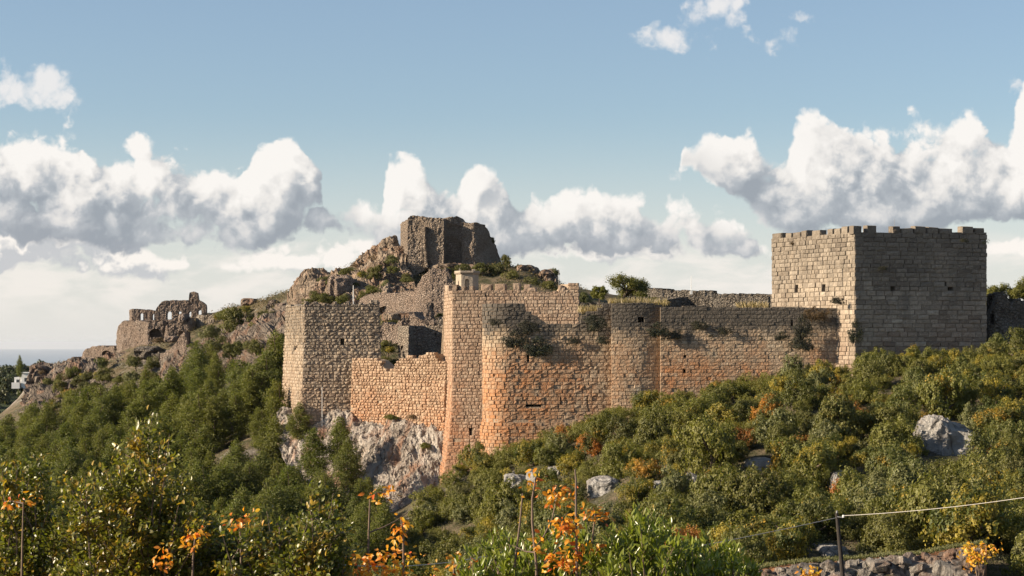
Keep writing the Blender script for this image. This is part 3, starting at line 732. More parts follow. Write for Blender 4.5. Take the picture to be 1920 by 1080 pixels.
# ------------------------------------------------------------------ rubble walls seen from farther off
def rubble(name, label, cat, pts, thick, mat, holes=(), res=1.4, amp=.18, jag=1.2, seed=0, parent=None, freq=.8, group=None, shrink=0.0):
    """pts: (px, top row, bottom row, D); holes: (px0, px1, row0, row1, arched)"""
    px = np.arange(pts[0][0], pts[-1][0] + res * .5, res); X = [p[0] for p in pts]
    yt = np.interp(px, X, [p[1] for p in pts]); yb = np.interp(px, X, [p[2] for p in pts]); D = np.interp(px, X, [p[3] for p in pts])
    yt = yt + 1.5 * jag * (fbm(np.c_[px * .16, px * 0 + seed, px * 0], 3, seed) + .6 * vnoise(np.c_[np.floor(px / 3.1), px * 0, px * 0], seed))
    yt = np.minimum(yt, yb - .5)
    nv = max(3, int((yb - yt).max() / res) + 1); nu = len(px)
    v = np.linspace(0, 1, nv)[:, None]
    PY = yb[None] + (yt - yb)[None] * v; PX = np.repeat(px[None], nv, 0); DD = np.repeat(D[None], nv, 0)
    W = np.stack([(PX - 960) / F * DD, DD, -(PY - HOR) / F * DD], -1)
    tn = np.stack([np.gradient(W[0, :, 0]), np.gradient(W[0, :, 1])], -1); tn /= np.linalg.norm(tn, axis=1, keepdims=True)
    nrm = np.stack([tn[:, 1], -tn[:, 0], np.zeros(nu)], -1)
    flat = W.reshape(-1, 3)
    dsp = amp * (fbm(flat * freq, 5, seed + 3) + .5 * fbm(flat * freq * .35, 2, seed + 8)); dsp += .10 * fbm(flat * 2.6, 3, seed + 5, True); dsp = dsp.reshape(nv, nu)
    Fv = W + nrm[None] * dsp[..., None]
    edge = 1 + 0 * v
    Bv = W - nrm[None] * (thick * (1 - shrink * v))[..., None] + nrm[None] * (.6 * dsp)[..., None]
    keep = np.ones((nv - 1, nu - 1), bool)
    cx = (PX[:-1, :-1] + PX[1:, 1:]) / 2; cy = (PY[:-1, :-1] + PY[1:, 1:]) / 2
    for (a, b, c, d, arched) in holes:
        inside = (cx > a) & (cx < b) & (cy > c) & (cy < d)
        if arched:
            rad = (b - a) / 2; inside &= ~((cy < c + rad) & (((cx - (a + b) / 2) ** 2 + (cy - (c + rad)) ** 2) > rad ** 2))
        keep &= ~inside
    vid = np.arange(nv * nu).reshape(nv, nu); N = nv * nu; fs = []
    for j in range(nv - 1):
        for i in range(nu - 1):
            if not keep[j, i]: continue
            a, b, c, d = vid[j, i], vid[j, i + 1], vid[j + 1, i + 1], vid[j + 1, i]
            fs.append((a, b, c, d)); fs.append((a + N, d + N, c + N, b + N))
            if j == 0 or not keep[j - 1, i]: fs.append((b, a, a + N, b + N))
            if j == nv - 2 or not keep[j + 1, i]: fs.append((d, c, c + N, d + N))
            if i == 0 or not keep[j, i - 1]: fs.append((a, d, d + N, a + N))
            if i == nu - 2 or not keep[j, i + 1]: fs.append((c, b, b + N, c + N))
    V = np.concatenate([Fv.reshape(-1, 3), Bv.reshape(-1, 3)])
    loc = Vector(V[V[:, 2] < V[:, 2].min() + 2].mean(0)) if parent is None else Vector((0, 0, 0))
    if parent is not None: loc = Vector((0, 0, 0)); V = V - np.array(parent.location); o = link(name, mesh(name, V, np.array(fs), [mat]), parent)
    else:
        o = link(name, mesh(name, V - np.array(loc), np.array(fs), [mat]), None, loc); tag(o, label, cat, group)
    return o

def boulder(name, label, cat, px, py, D, w, h, dp, mat, seed=0, sub=4, amp=.42, freq=.55, group=None, sink=.35, rot=0.0):
    """craggy rock, w x h pixels large in the view, dp metres deep, foot partly in the ground"""
    import bmesh
    bm = bmesh.new(); bmesh.ops.create_icosphere(bm, subdivisions=sub, radius=1.0)
    v = np.array([q.co[:] for q in bm.verts]); f = [tuple(q.index for q in fc.verts) for fc in bm.faces]; bm.free()
    s = np.array([w / F * D / 2, dp / 2, h / F * D / 2])
    c = np.array(P(px, py, D)); c[2] -= h / F * D * (sink - .5) * 0
    box = np.sign(v) * np.abs(v) ** .6
    wv = box * s; q = wv + c
    k = 1 + amp * fbm(q * freq, 5, seed, True) + amp * .55 * fbm(q * freq * .4, 2, seed + 4)
    wv = wv * k[:, None]
    if rot:
        cr, sr = math.cos(rot), math.sin(rot); wv = np.c_[wv[:, 0] * cr - wv[:, 2] * sr, wv[:, 1], wv[:, 0] * sr + wv[:, 2] * cr]
    lz = wv[:, 2].min()
    o = link(name, mesh(name, wv - np.array([0, 0, lz]), np.array(f), [mat]), None, Vector(c) + Vector((0, 0, lz)))
    return tag(o, label, cat, group)

def sheet(name, rows, nu, nv, amp, freq, seed, mats, ridge=True, zs=.4):
    """rock face through a net of view points, broken up by ridged noise"""
    R = np.array([[tuple(P(*c)) for c in row] for row in rows])
    def cr(A, n):
        m = len(A); t = np.linspace(0, m - 1.0001, n); i = t.astype(int); u = (t - i)[:, None, None]
        g = lambda k: A[np.clip(i + k, 0, m - 1)]
        p0, p1, p2, p3 = g(-1), g(0), g(1), g(2)
        return .5 * (2 * p1 + (p2 - p0) * u + (2 * p0 - 5 * p1 + 4 * p2 - p3) * u ** 2 + (3 * p1 - p0 - 3 * p2 + p3) * u ** 3)
    S = cr(R, nv); S = cr(S.transpose(1, 0, 2), nu).transpose(1, 0, 2)
    dv = np.gradient(S, axis=0); du = np.gradient(S, axis=1); n = np.cross(du, -dv); n /= np.linalg.norm(n, axis=2, keepdims=True) + 1e-9
    n *= np.where((n[..., 1:2] > 0), -1, 1)
    fl = S.reshape(-1, 3)
    sh = fl * np.array([1, 1, zs]) + np.c_[fl[:, 2] * .35, fl[:, 2] * 0, fl[:, 2] * 0]
    d = amp * (.62 * fbm(sh * freq, 6, seed, ridge, .55) + .5 * fbm(sh * freq * .35, 3, seed + 7) + .14 * fbm(fl * freq * 3.0, 4, seed + 11, True))
    # stepped ledges
    S2 = fl + n.reshape(-1, 3) * d[:, None]
    ii = np.arange(nu * nv).reshape(nv, nu); f = np.stack([ii[:-1, :-1], ii[1:, :-1], ii[1:, 1:], ii[:-1, 1:]], -1).reshape(-1, 4)
    return S2, f

# ------------------------------------------------------------------ the castle
def xy(px, D): return ((px - 960.0) / F * D, D)
def hill_row(px): return np.interp(px, [820, 905, 1000, 1145, 1300, 1420, 1600, 1920], [872, 830, 805, 765, 712, 700, 678, 640])

# square tower beside the slope
A_, B_, C_ = xy(1447, 191.5), xy(1603, 180), xy(1850, 184.6)
D_ = (A_[0] + C_[0] - B_[0], A_[1] + C_[1] - B_[1])
masonry('square_tower', 'massive square crenellated tower with one sunlit and one dark side, beside the brushy slope', 'tower',
        [A_, B_, C_, D_, A_], [(1447, 447), (1520, 442), (1603, 435), (1850, 435.5)], -4.0, .42, [.66, 1.05, 1, 1], M['keep_stone'], M['mortar_dark'],
        thick=1.3, relief=0.055, joint=0.016, inset=.05, clad=(0, 1), hide=hill_row, zback=8.5, rough=0.030, roof=8.2,
        openings=[(1491, 1497, 534, 552), (1541, 1548, 533, 550), (1666, 1681, 524, 528), (1670, 1678, 533, 547), (1771, 1775, 525, 536), (1777, 1788, 537, 545)],
        merlons=[(1448, 1466, 437, 447), (1473, 1486, 435, 445), (1487, 1502, 436, 444), (1503, 1514, 433, 443), (1522, 1539, 431, 442), (1551, 1563, 428, 439), (1564, 1577, 426, 438), (1578, 1590, 425, 437),
                 (1598, 1616, 422.5, 436), (1625, 1643, 423.5, 436), (1673, 1688, 425, 436), (1690, 1713, 425, 436), (1715, 1736, 425, 436), (1738, 1760, 425.5, 436), (1761, 1786, 427.5, 436), (1803, 1824, 425, 436), (1826, 1846, 425.5, 436)], seed=11)

# curtain wall, long stretch
masonry('curtain_wall', 'long red-stained curtain wall stretch running up to the square tower', 'wall',
        [xy(1238, 183.4), xy(1420, 182.9), xy(1592, 182.2)], [(1238, 574), (1330, 573), (1334, 576), (1450, 577), (1455, 574), (1530, 577), (1592, 578)], -8.5, .34, .60, M['curtain_stone'], M['mortar'],
        thick=3.2, relief=0.035, joint=0.012, inset=.045, hide=hill_row, rough=0.018, seed=12,
        openings=[(1281, 1286, 692, 700), (1483, 1487, 600, 612), (1282, 1287, 664, 670)])
def arc(cx, cy, R, a0, a1, n=34): return [(cx + R * math.cos(math.radians(a)), cy + R * math.sin(math.radians(a))) for a in np.linspace(a0, a1, n)]
bl, br = xy(1147, 184.9), xy(1240, 183.9)
c_ = ((bl[0] + br[0]) / 2, (bl[1] + br[1]) / 2 + 8.6)
masonry('half_round_buttress', 'half-round buttress bulging from the curtain wall, grey with one rust-red streak', 'buttress',
        arc(c_[0], c_[1], 8.95, 254.8, 285.2, 30), [(1140, 569), (1205, 567), (1245, 571)], -9.5, .34, .58, M['curtain_stone'], M['mortar'], thick=1.8, relief=0.035, joint=0.012, inset=.045, smooth=True, hide=hill_row, rough=0.018, seed=13, openings=[(1196, 1208, 594, 607)])
def turret_out(z): return .16 * min(max((-7.3 - z) / .5, 0), 1) + .05 * max(0, -7.3 - z)
tc = (xy(958, 188.4)[0], 188.4)
masonry('rounded_bastion', 'broad rounded bastion with a sunlit left edge and crumbled top, right of the tall tower', 'bastion',
        arc(tc[0], tc[1], 2.65, 150, 262, 30) + [xy(966, 185.74), xy(1000, 185.66), xy(1050, 185.56), xy(1100, 185.50), xy(1152, 185.46)],
        [(900, 572), (907, 570), (930, 567), (982, 567), (986, 586), (1012, 589), (1018, 602), (1030, 607), (1085, 607), (1092, 596), (1104, 586), (1120, 580), (1132, 573), (1152, 570)], -12.5, .352, .58, M['curtain_stone'], M['mortar'],
        thick=1.9, relief=.06, joint=.014, inset=.06, smooth=True, hide=hill_row, rough=.026, seed=15, out=turret_out, clamp_top=False,
        openings=[(924, 928, 700, 706), (988, 993, 666, 678), (985, 1016, 758.5, 763), (1062, 1112, 755, 758.5), (1050.5, 1053, 744, 760), (1100.5, 1103, 744, 757)])

# tall tower
def tall_out(z): 
    k = min(max((-3.5 - z) / 9.5, 0), 1); return .95 * k * k + .02 * max(0, 4 - z) / 8
masonry('tall_tower', 'tall crenellated tower with a flared foot and a pale sunlit narrow side', 'tower',
        [xy(833, 199.5), xy(848.5, 192.5), xy(1085, 190.2), xy(1083, 198), xy(833, 199.5)],
        [(833, 545), (848, 544), (1000, 544), (1004, 547), (1060, 547), (1062, 530), (1086, 530)], -14.0, .335, [.46, .52, .5, .5], M['centre_stone'], M['mortar'],
        thick=1.1, relief=0.050, joint=0.022, inset=.06, clad=(0, 1), hide=lambda p: 900 if p < 905 else 572, zback=4.9, rough=0.018, roof=4.2, seed=16, out=tall_out,
        openings=[(879, 888, 801, 816), (909, 913, 553, 557)],
        merlons=[(834, 841, 534, 545), (848, 857, 533, 544), (866, 873, 536, 544), (880, 888, 537, 544), (902, 922, 532, 544), (928, 948, 532, 544), (961, 975, 531, 544), (962, 969, 536, 544), (981, 994, 532, 544), (990, 1005, 537, 544), (1036, 1045, 543, 548), (1046, 1053, 534, 548), (1053, 1060, 538, 548)])

# left tower and the low wall joining it
masonry('corner_tower', 'square corner tower with a ragged crest and one dark window above the pines', 'tower',
        [xy(536, 216.5), xy(571, 207.5), xy(711, 207.4), xy(708, 218), xy(536, 216.5)],
        [(536, 574), (566, 573), (570, 569), (588, 567), (610, 569), (625, 571), (660, 569), (690, 568), (711, 566)], -9.5, .325, [.42, .54, .5, .5], M['left_stone'], M['mortar'],
        thick=1.2, relief=0.110, joint=0.018, inset=.10, clad=(0, 1), zback=3.9, roof=2.9, rough=0.030, seed=17, out=lambda z: .035 * max(0, 3 - z),
        openings=[(638, 646, 633, 647), (552, 557, 648, 656), (675, 678, 637, 640)],
        merlons=[(537, 544, 570, 574), (552, 559, 570, 574), (570, 577, 564, 570), (588, 594, 565, 569), (606, 611, 566, 570), (625, 631, 566, 571), (649, 655, 565, 570), (673, 680, 565, 569), (694, 709, 562, 568)])
masonry('breached_wall', 'sunlit low wall of bulging blocks with a V-shaped gap in its top, on the cliff', 'wall',
        [xy(661, 206.0), xy(745, 201.6), xy(838, 196.8)], [(661, 671), (700, 671), (706, 673), (714, 676), (720, 690), (726, 694), (738, 694), (742, 680), (752, 672), (762, 672), (764, 667), (772, 667), (774, 671), (786, 671), (787, 664), (794, 664), (796, 667), (800, 661), (814, 661), (816, 671), (828, 676), (838, 676)], -10.2, .295, .43, M['wall_stone'], M['mortar'],
        thick=1.6, relief=0.140, joint=0.018, inset=.11, rough=0.030, seed=18, clamp_top=False, out=lambda z: .05 * max(0, -1 - z))

# small belvedere on the tall tower
def belvedere():
    c = P(876, 546, 193.4); root = thing('belvedere_turret', 'small pale polygonal turret with an arched niche on top of the tall tower', 'turret', c)
    R = 1.10; H = 1.62; n = 6; b = Bag()
    ang = [math.radians(-90 + 30 + 60 * k) for k in range(n)]
    pts = [(R * math.cos(a), R * math.sin(a)) for a in ang]
    for k in range(n):
        (x0, y0), (x1, y1) = pts[k], pts[(k + 1) % n]
        if k == n - 1 or k == n - 2:       # faces turned to the viewer carry a niche / slit
            w0, w1, hz = (.30, .70, .95) if k == n - 1 else (.42, .58, .8)
            L = lambda t, z, d=0: (x0 + (x1 - x0) * t - d * (x0 + x1) / 2 / R, y0 + (y1 - y0) * t - d * (y0 + y1) / 2 / R, z)
            ar = [(w0, .22), (w0, hz)] + [((w0 + w1) / 2 - (w1 - w0) / 2 * math.cos(q), hz + .22 * math.sin(q)) for q in (.5, 1.05, 1.57, 2.09, 2.64)] + [(w1, hz), (w1, .22)]
            m_ = len(ar)
            out_ = [L(t, z) for t, z in ar]; inn = [L(t, z, .28) for t, z in ar]
            b.add(out_ + inn, [(i, i + 1, i + 1 + m_, i + m_) for i in range(m_ - 1)] + [tuple(range(m_, 2 * m_)), (m_ - 1, 0, m_, 2 * m_ - 1)])
            b.add([L(0, 0), L(w0, 0), L(w0, H), L(0, H)], [(0, 1, 2, 3)]); b.add([L(w1, 0), L(1, 0), L(1, H), L(w1, H)], [(0, 1, 2, 3)])
            b.add([L(w0, 0), L(w1, 0), L(w1, .22), L(w0, .22)], [(0, 1, 2, 3)])
            up = [L(t, z) for t, z in ar[1:-1]]; m2 = len(up)
            b.add(up + [L(t, H) for t, z in ar[1:-1]], [(i, i + 1, i + 1 + m2, i + m2) for i in range(m2 - 1)])
        else:
            b.add([(x0, y0, 0), (x1, y1, 0), (x1, y1, H), (x0, y0, H)], [(0, 1, 2, 3)])
    link('turret_body', b.mesh('turret_body', [M['pale_stone']]), root)
    def ring(nm, r0, r1, z0, z1):
        q = Bag(); lo = [(r0 * math.cos(a), r0 * math.sin(a), z0) for a in ang]; hi = [(r1 * math.cos(a), r1 * math.sin(a), z1) for a in ang]
        q.add(lo + hi, [(k, (k + 1) % n, n + (k + 1) % n, n + k) for k in range(n)] + [tuple(range(n, 2 * n)), tuple(range(n - 1, -1, -1))]); link(nm, q.mesh(nm, [M['pale_stone']]), root)
    ring('cornice', R + .06, R + .22, H, H + .16); ring('parapet', R + .14, R + .14, H + .162, H + .34)
    for k, (x, w) in enumerate(((-.72, .2), (.62, .34))):
        q = Bag(); q.box(x - w / 2, x + w / 2, -.75, -.45, H + .342, H + .5); link('merlon', q.mesh('merlon', [M['pale_stone']]), root)
belvedere()

# ruined keep on the crag
keep = thing('ruined_keep', 'great broken keep of rough masonry crowning the crag', 'ruin', P(840, 520, 286))
def kp(*a, **k): return rubble(*a, parent=keep, **k)
kp('wall', None, None, [(751, 421, 528, 291), (765, 410, 524, 284)], 2.4, M['rubble_keep'], seed=21, amp=.12, res=1.0)
kp('wall', None, None, [(765, 409, 524, 284), (770, 405.5, 522, 283.9), (795, 406, 508, 283.6), (800, 407, 500, 283.4), (832, 409, 505, 283)], 5.0, M['rubble_keep'], seed=22, amp=.22, res=1.0)
kp('pilaster', None, None, [(790, 424, 470, 283.1), (797, 426, 500, 282.9), (801, 478, 502, 282.8), (803, 496, 503, 282.8)], 1.0, M['rubble_keep'], seed=31, amp=.12, res=1.0)
kp('wall', None, None, [(828, 410, 505, 284.2), (838, 410, 502, 284.7), (848, 405, 500, 284.9), (858, 407, 500, 284.9), (866, 416, 500, 284.8), (874, 418, 500, 284.6)], 4.0, M['rubble_keep'], seed=23, amp=.5, res=1.0)
kp('wall', None, None, [(866, 417, 500, 284.2), (870, 418, 500, 284.1), (888, 418, 500, 283.6), (905, 421, 498, 284), (914, 428, 497, 285), (922, 446, 497, 286.5), (932, 468, 497, 288.5), (937, 492, 498, 290)], 5.0, M['rubble_keep'], seed=24, amp=.3, res=1.0)
# dwellings, walls and stumps inside the castle
rubble('retaining_wall', 'broad sloping masonry wall stretched below the ruined keep', 'wall', [(676, 560, 596, 268), (690, 553, 598, 265), (740, 549, 600, 260), (775, 546, 602, 257), (782, 534, 602, 256), (795, 515, 600, 255), (806, 505, 600, 254.5), (838, 504, 600, 254), (846, 520, 600, 254), (856, 545, 600, 254)], 3.0, M['rubble_pink'], seed=25, amp=.2)
rubble('wall_stump', 'tall tapering wall stump standing beside the tall tower', 'ruin', [(791, 600, 618, 236), (794, 572, 618, 236), (800, 567, 618, 235.8), (808, 569, 618, 235.8), (813, 590, 618, 236), (817, 606, 618, 236)], 2.0, M['rubble_pink'], seed=26, amp=.2)
rubble('low_ruin_wall', 'low crumbling wall in the yard behind the breached wall', 'ruin', [(710, 612, 645, 232), (716, 606, 645, 232), (740, 607, 645, 231), (752, 600, 640, 230), (768, 592, 640, 230), (778, 588, 640, 229.5), (790, 598, 640, 229), (832, 602, 640, 229)], 1.6, M['rubble_pink'], seed=27, amp=.35, jag=3.0)
rubble('roofless_house', 'roofless pale house wall with a clean level top behind the breached wall', 'house', [(747, 611, 700, 222.5), (775, 611, 700, 217.0), (776, 611, 700, 216.8), (840, 610, 700, 215.5)], 1.4, M['plaster'], [(752, 755.5, 648, 656, False), (815, 818, 624, 629, False)], seed=28, amp=.07, jag=.25, res=1.1)
rubble('broken_pillar', 'stubby sunlit broken pillar against the tall tower', 'ruin', [(819, 606, 625, 226), (821, 594, 625, 226), (827, 592, 625, 226), (836, 594, 625, 226)], 1.6, M['plaster'], seed=29, amp=.2)
# ruins out on the spur
rubble('arched_ruin', 'lone ruined wall pierced by arched windows with a stub on top, on the skyline', 'ruin',
       [(289, 588, 612, 322), (294, 577, 612, 322), (303, 566, 612, 322), (308, 563.5, 612, 322), (354, 562.5, 612, 322), (355, 549, 612, 322), (362, 546, 612, 322), (370, 549, 612, 322), (372, 562.5, 612, 322), (380, 566, 612, 322), (386, 572, 612, 322), (387, 580, 612, 322)], 1.2, M['rubble_pink'],
       [(312.5, 322, 583.5, 599, True), (333.5, 340, 584.5, 598.5, False), (353, 358.5, 584, 597, False), (371, 378, 581.5, 592, False)], res=.8, jag=.4, seed=41, amp=.05)
rubble('windowed_wall', 'squarish reddish wall fragment with one pointed window, by the arched ruin', 'ruin',
       [(243, 581, 608, 324), (247, 579, 608, 323), (262, 579.5, 608, 323), (280, 580.5, 608, 323), (289, 582, 608, 323)], 1.2, M['rubble_pink'], [(261.5, 269, 587, 600, True), (285, 289.5, 588, 600, True)], res=.8, jag=.35, seed=42, amp=.05)
rubble('leaning_block', 'broad leaning masonry block below the arched ruin at the cliff edge', 'ruin',
       [(218, 640, 660, 325), (222, 612, 662, 323), (228, 602, 664, 321), (270, 602, 662, 318), (276, 604, 660, 317), (292, 604, 650, 317), (306, 600, 645, 317), (312, 606, 640, 318)], 4.0, M['rubble_pink'], [(279, 303, 616, 632, True)], seed=43, amp=.3)
rubble('wedge_wall', 'wedge-shaped wall fragment sloping down to the left above the pines', 'ruin',
       [(300, 662, 700, 300), (318, 656, 700, 299), (328, 645, 698, 298), (336, 632, 695, 297.5), (346, 621, 688, 297), (351, 619, 684, 297), (354, 622, 680, 297.5)], 1.6, M['rubble_pink'], [(322, 324.5, 637, 640, False)], seed=44, amp=.15)
rubble('vaulted_ruin', 'collapsed vault with a dark hollow on the low end of the spur', 'ruin',
       [(150, 676, 690, 336), (155, 664, 690, 335), (160, 655, 690, 334), (172, 650, 690, 333), (182, 649, 690, 332), (214, 650, 690, 330), (226, 658, 690, 330)], 4.0, M['rubble_pink'], [(190, 210, 657, 668, True)], seed=45, amp=.3)
rubble('mound_wall', 'low rounded heap of old masonry, outermost on the spur', 'ruin', [(116, 684, 695, 338), (124, 674, 695, 337), (136, 669, 695, 336), (146, 671, 695, 336), (156, 677, 695, 336)], 5.0, M['rubble_pink'], seed=46, amp=.3)
rubble('terrace_ruin', 'low block of masonry with a slanting pale face, right of the arched ruin', 'ruin', [(368, 592, 618, 314), (374, 591, 618, 313), (400, 590, 618, 312), (420, 592, 616, 312), (428, 600, 614, 313), (436, 608, 614, 314)], 4.0, M['plaster'], seed=47, amp=.3)
rubble('tapered_ruin', 'narrow tapering piece of masonry under the arched windows', 'ruin', [(308, 628, 640, 313), (312, 608, 636, 312), (318, 602, 632, 312), (340, 603, 628, 312), (352, 604, 624, 312), (360, 596, 620, 312), (367, 604, 618, 313)], 3.0, M['rubble_pink'], seed=48, amp=.35, jag=2.0)
rubble('ledge_wall', 'ragged rubble wall with a pale broken edge, left of the wedge-shaped fragment', 'ruin', [(262, 684, 705, 304), (272, 672, 705, 303), (285, 664, 704, 302), (299, 658, 702, 301)], 2.0, M['rubble_grey'], seed=49, amp=.4, jag=2.0)
rubble('arched_stub', 'pair of little stone arches just behind the corner tower', 'ruin', [(546, 566, 580, 296), (549, 559, 580, 296), (556, 557, 580, 296), (563, 560, 580, 296), (568, 560, 580, 296), (574, 561, 580, 296)], 1.2, M['plaster'], [(549.5, 560, 560, 580, True), (566, 573, 563, 580, True)], res=.8, jag=.3, seed=50, amp=.08)
rubble('hut_ruin', 'leaning square stone remnant on the bare ridge left of the corner tower', 'ruin', [(497, 585, 592, 300), (500, 570, 592, 300), (506, 562, 592, 300), (514, 562, 592, 300), (520, 566, 592, 300), (524, 578, 592, 300)], 3.0, M['rubble_pink'], seed=51, amp=.3)
# upper ward walls behind the curtain
rubble('ward_wall', 'grey upper ward wall on the skyline between the lone tree and the square tower', 'wall',
       [(1180, 545, 582, 240), (1200, 541, 582, 240), (1238, 540.5, 582, 238), (1245, 544, 582, 238), (1335, 545, 582, 236), (1345, 551, 582, 236), (1450, 551, 582, 234)], 3.0, M['rubble_grey'], seed=52, amp=.3, jag=1.0)
rubble('parapet_wall', 'long low pale parapet in front of the grey ward wall', 'wall', [(1085, 567, 590, 214), (1200, 568, 590, 214), (1290, 556, 590, 218), (1440, 556, 590, 214)], 1.2, M['rubble_grey'], seed=53, amp=.25, jag=.8)
rubble('gate_ruin', 'ruined gate fragment of pale blocks at the far side of the square tower', 'ruin',
       [(1853, 600, 660, 186), (1858, 585, 660, 186), (1868, 562, 660, 186), (1872, 548, 660, 186), (1884, 550, 660, 186), (1890, 566, 660, 186.3), (1900, 572, 660, 186.5), (1905, 562, 660, 186.5), (1930, 566, 660, 187), (1960, 575, 660, 188)], 2.2, M['rubble_grey'], [(1857, 1864, 588, 608, False)], seed=54, amp=.4, jag=3.0)

# ------------------------------------------------------------------ rocks
rows = [[(522, 772, 213), (600, 768, 209.5), (670, 774, 206.6), (750, 780, 202.6), (835, 782, 198.3), (862, 800, 196)],
        [(520, 800, 212), (600, 798, 207), (670, 803, 204), (750, 808, 199.8), (826, 815, 197.2), (850, 850, 196.2)],
        [(530, 850, 208), (610, 858, 203.5), (680, 868, 200.5), (750, 874, 197.3), (815, 880, 195.6), (836, 892, 195)],
        [(556, 920, 203), (628, 928, 200.5), (690, 938, 197.6), (740, 945, 195.2), (790, 940, 193.6), (815, 940, 193)],
        [(585, 1000, 198), (650, 1010, 196.5), (700, 1020, 193.5), (740, 1020, 191.5), (770, 1010, 190.5), (790, 1000, 189)]]
M['cliff'] = rock_mat('cliff limestone', (0.30, 0.255, 0.215), (0.46, 0.41, 0.36), (0.56, 0.525, 0.475), 0.7, 0.42)
v_, f_ = sheet('cliff', rows, 330, 250, 1.5, .36, 61, None)
tag(link('cliff', mesh('cliff', v_, f_, [M['cliff']])), 'craggy grey limestone cliff with rusty runs under the breached wall', None, None, 'structure')
rows = [[(60, 716, 338), (72, 700, 335), (110, 690, 333), (180, 684, 330), (240, 672, 320), (300, 676, 306), (360, 655, 298), (430, 620, 300), (545, 590, 280)],
        [(58, 742, 330), (76, 730, 328), (115, 715, 325), (185, 712, 320), (250, 708, 310), (305, 706, 298), (365, 690, 291), (430, 650, 285), (540, 620, 262)],
        [(46, 792, 320), (76, 765, 318), (120, 755, 312), (185, 745, 306), (250, 740, 300), (310, 735, 290), (370, 722, 282), (440, 690, 272), (535, 660, 246)],
        [(14, 850, 300), (66, 825, 300), (120, 810, 296), (185, 795, 293), (250, 790, 288), (310, 782, 280), (380, 770, 270), (440, 740, 258), (530, 720, 234)]]
M['spur'] = rock_mat('spur rock', (0.12, 0.10, 0.085), (0.20, 0.168, 0.138), (0.30, 0.255, 0.21), 0.4, 0.35)
rows = [rows[0]] + [[(a, b, d - 4) for a, b, d in r_] for r_ in rows[1:3]] + [rows[3]]
v_, f_ = sheet('spur', rows, 330, 130, 3.0, .24, 62, None, zs=.6)
tag(link('spur_cliff', mesh('spur_cliff', v_, f_, [M['spur']])), 'dark overgrown rock face along the spur under the ruins', None, None, 'structure')

rows = [[(548, 574, 294), (560, 548, 292), (574, 524, 291), (592, 518, 291), (625, 515, 291), (660, 501, 292), (690, 481, 293), (712, 464, 293), (726, 451, 293), (742, 452, 292), (758, 470, 290)],
        [(548, 580, 290), (562, 560, 287), (578, 548, 286), (600, 543, 285), (632, 538, 284), (665, 526, 284), (695, 510, 284), (715, 496, 285), (730, 488, 286), (745, 488, 286), (760, 496, 285)],
        [(552, 592, 284), (568, 584, 279), (586, 578, 277), (608, 572, 276), (640, 566, 275), (672, 561, 274), (702, 552, 274), (728, 545, 275), (744, 540, 277), (758, 534, 279), (776, 528, 280)],
        [(556, 612, 280), (574, 608, 272), (594, 604, 270), (614, 600, 268), (646, 598, 266), (680, 598, 265), (706, 596, 262), (735, 590, 262), (752, 585, 262), (770, 580, 262), (790, 570, 262)]]
M['crag'] = rock_mat('crag rock', (0.19, 0.145, 0.105), (0.32, 0.255, 0.195), (0.43, 0.36, 0.285), 0.4, 0.45)
v_, f_ = sheet('crag', rows, 300, 150, 2.2, .30, 63, None, zs=.7)
tag(link('crag', mesh('crag', v_, f_, [M['crag']])), 'broken brown crag rising to the ruined keep', None, None, 'structure')

for (px, py, D, w, h, dp, mt, sd, lab) in [
        (641, 541, 280, 38, 42, 7, 'rubble_pink', 73, 'smooth pinkish-pale boulder on the slope left of the keep'),
        (990, 514, 286, 40, 26, 8, 'rock_brown', 77, 'rounded rock standing on the ridge right of the keep'),
        (1026, 526, 284, 32, 36, 8, 'rock_brown', 78, 'taller pale-topped rock next to the mast right of the keep'),
        (850, 505, 285, 90, 22, 7, 'rock_brown', 79, 'low rock shelf under the middle of the keep'),
        (470, 567, 318, 26, 12, 6, 'rock_brown', 81, 'flat dark boulder alone on the ridge skyline'),
        (345, 598, 314, 14, 16, 4, 'rubble_pink', 83, 'small round stump of stone under the arched windows'),
        (530, 582, 298, 36, 28, 7, 'rubble_pink', 84, 'sloping pale rock beside the corner tower'),
        (322, 636, 304, 24, 12, 4, 'rubble_pink', 85, 'round pale boulder behind the tip of the wedge-shaped wall'),
        (276, 662, 306, 44, 24, 7, 'rubble_grey', 86, 'dry grassy rock hump between the leaning block and the wedge wall'),
        (88, 712, 333, 54, 56, 9, 'spur', 89, 'blunt rock nose at the tip of the spur'),
        (750, 595, 244, 60, 18, 6, 'rock_brown', 90, 'grassy rock strip below the sloping wall under the keep'),
        ]:
    boulder('rock_outcrop', lab, 'rock', px, py, D, w * .92, h * .92, dp, M[mt], sd, sub=5, freq=.42)

# ------------------------------------------------------------------ plants
def leaf_quads(c, n, size, aspect, r, droop=0.0, up=None):
    """kite-shaped leaves: centres c, normals n -> verts, quads"""
    N = len(c); n = n / (np.linalg.norm(n, axis=1, keepdims=True) + 1e-9)
    a = r.normal(size=(N, 3)) if up is None else up + r.normal(0, .35, (N, 3))
    u = a - (a * n).sum(1, keepdims=True) * n; u /= np.linalg.norm(u, axis=1, keepdims=True) + 1e-9
    w = np.cross(n, u); s = (size * r.uniform(.65, 1.35, N))[:, None]
    v = np.stack([c - u * s * .5, c + w * s * aspect * .5 - u * s * .05 + n * s * .06, c + u * s * .5 - n * s * droop, c - w * s * aspect * .5 - u * s * .05 + n * s * .06], 1)
    return v.reshape(-1, 3), np.arange(4 * N).reshape(N, 4)

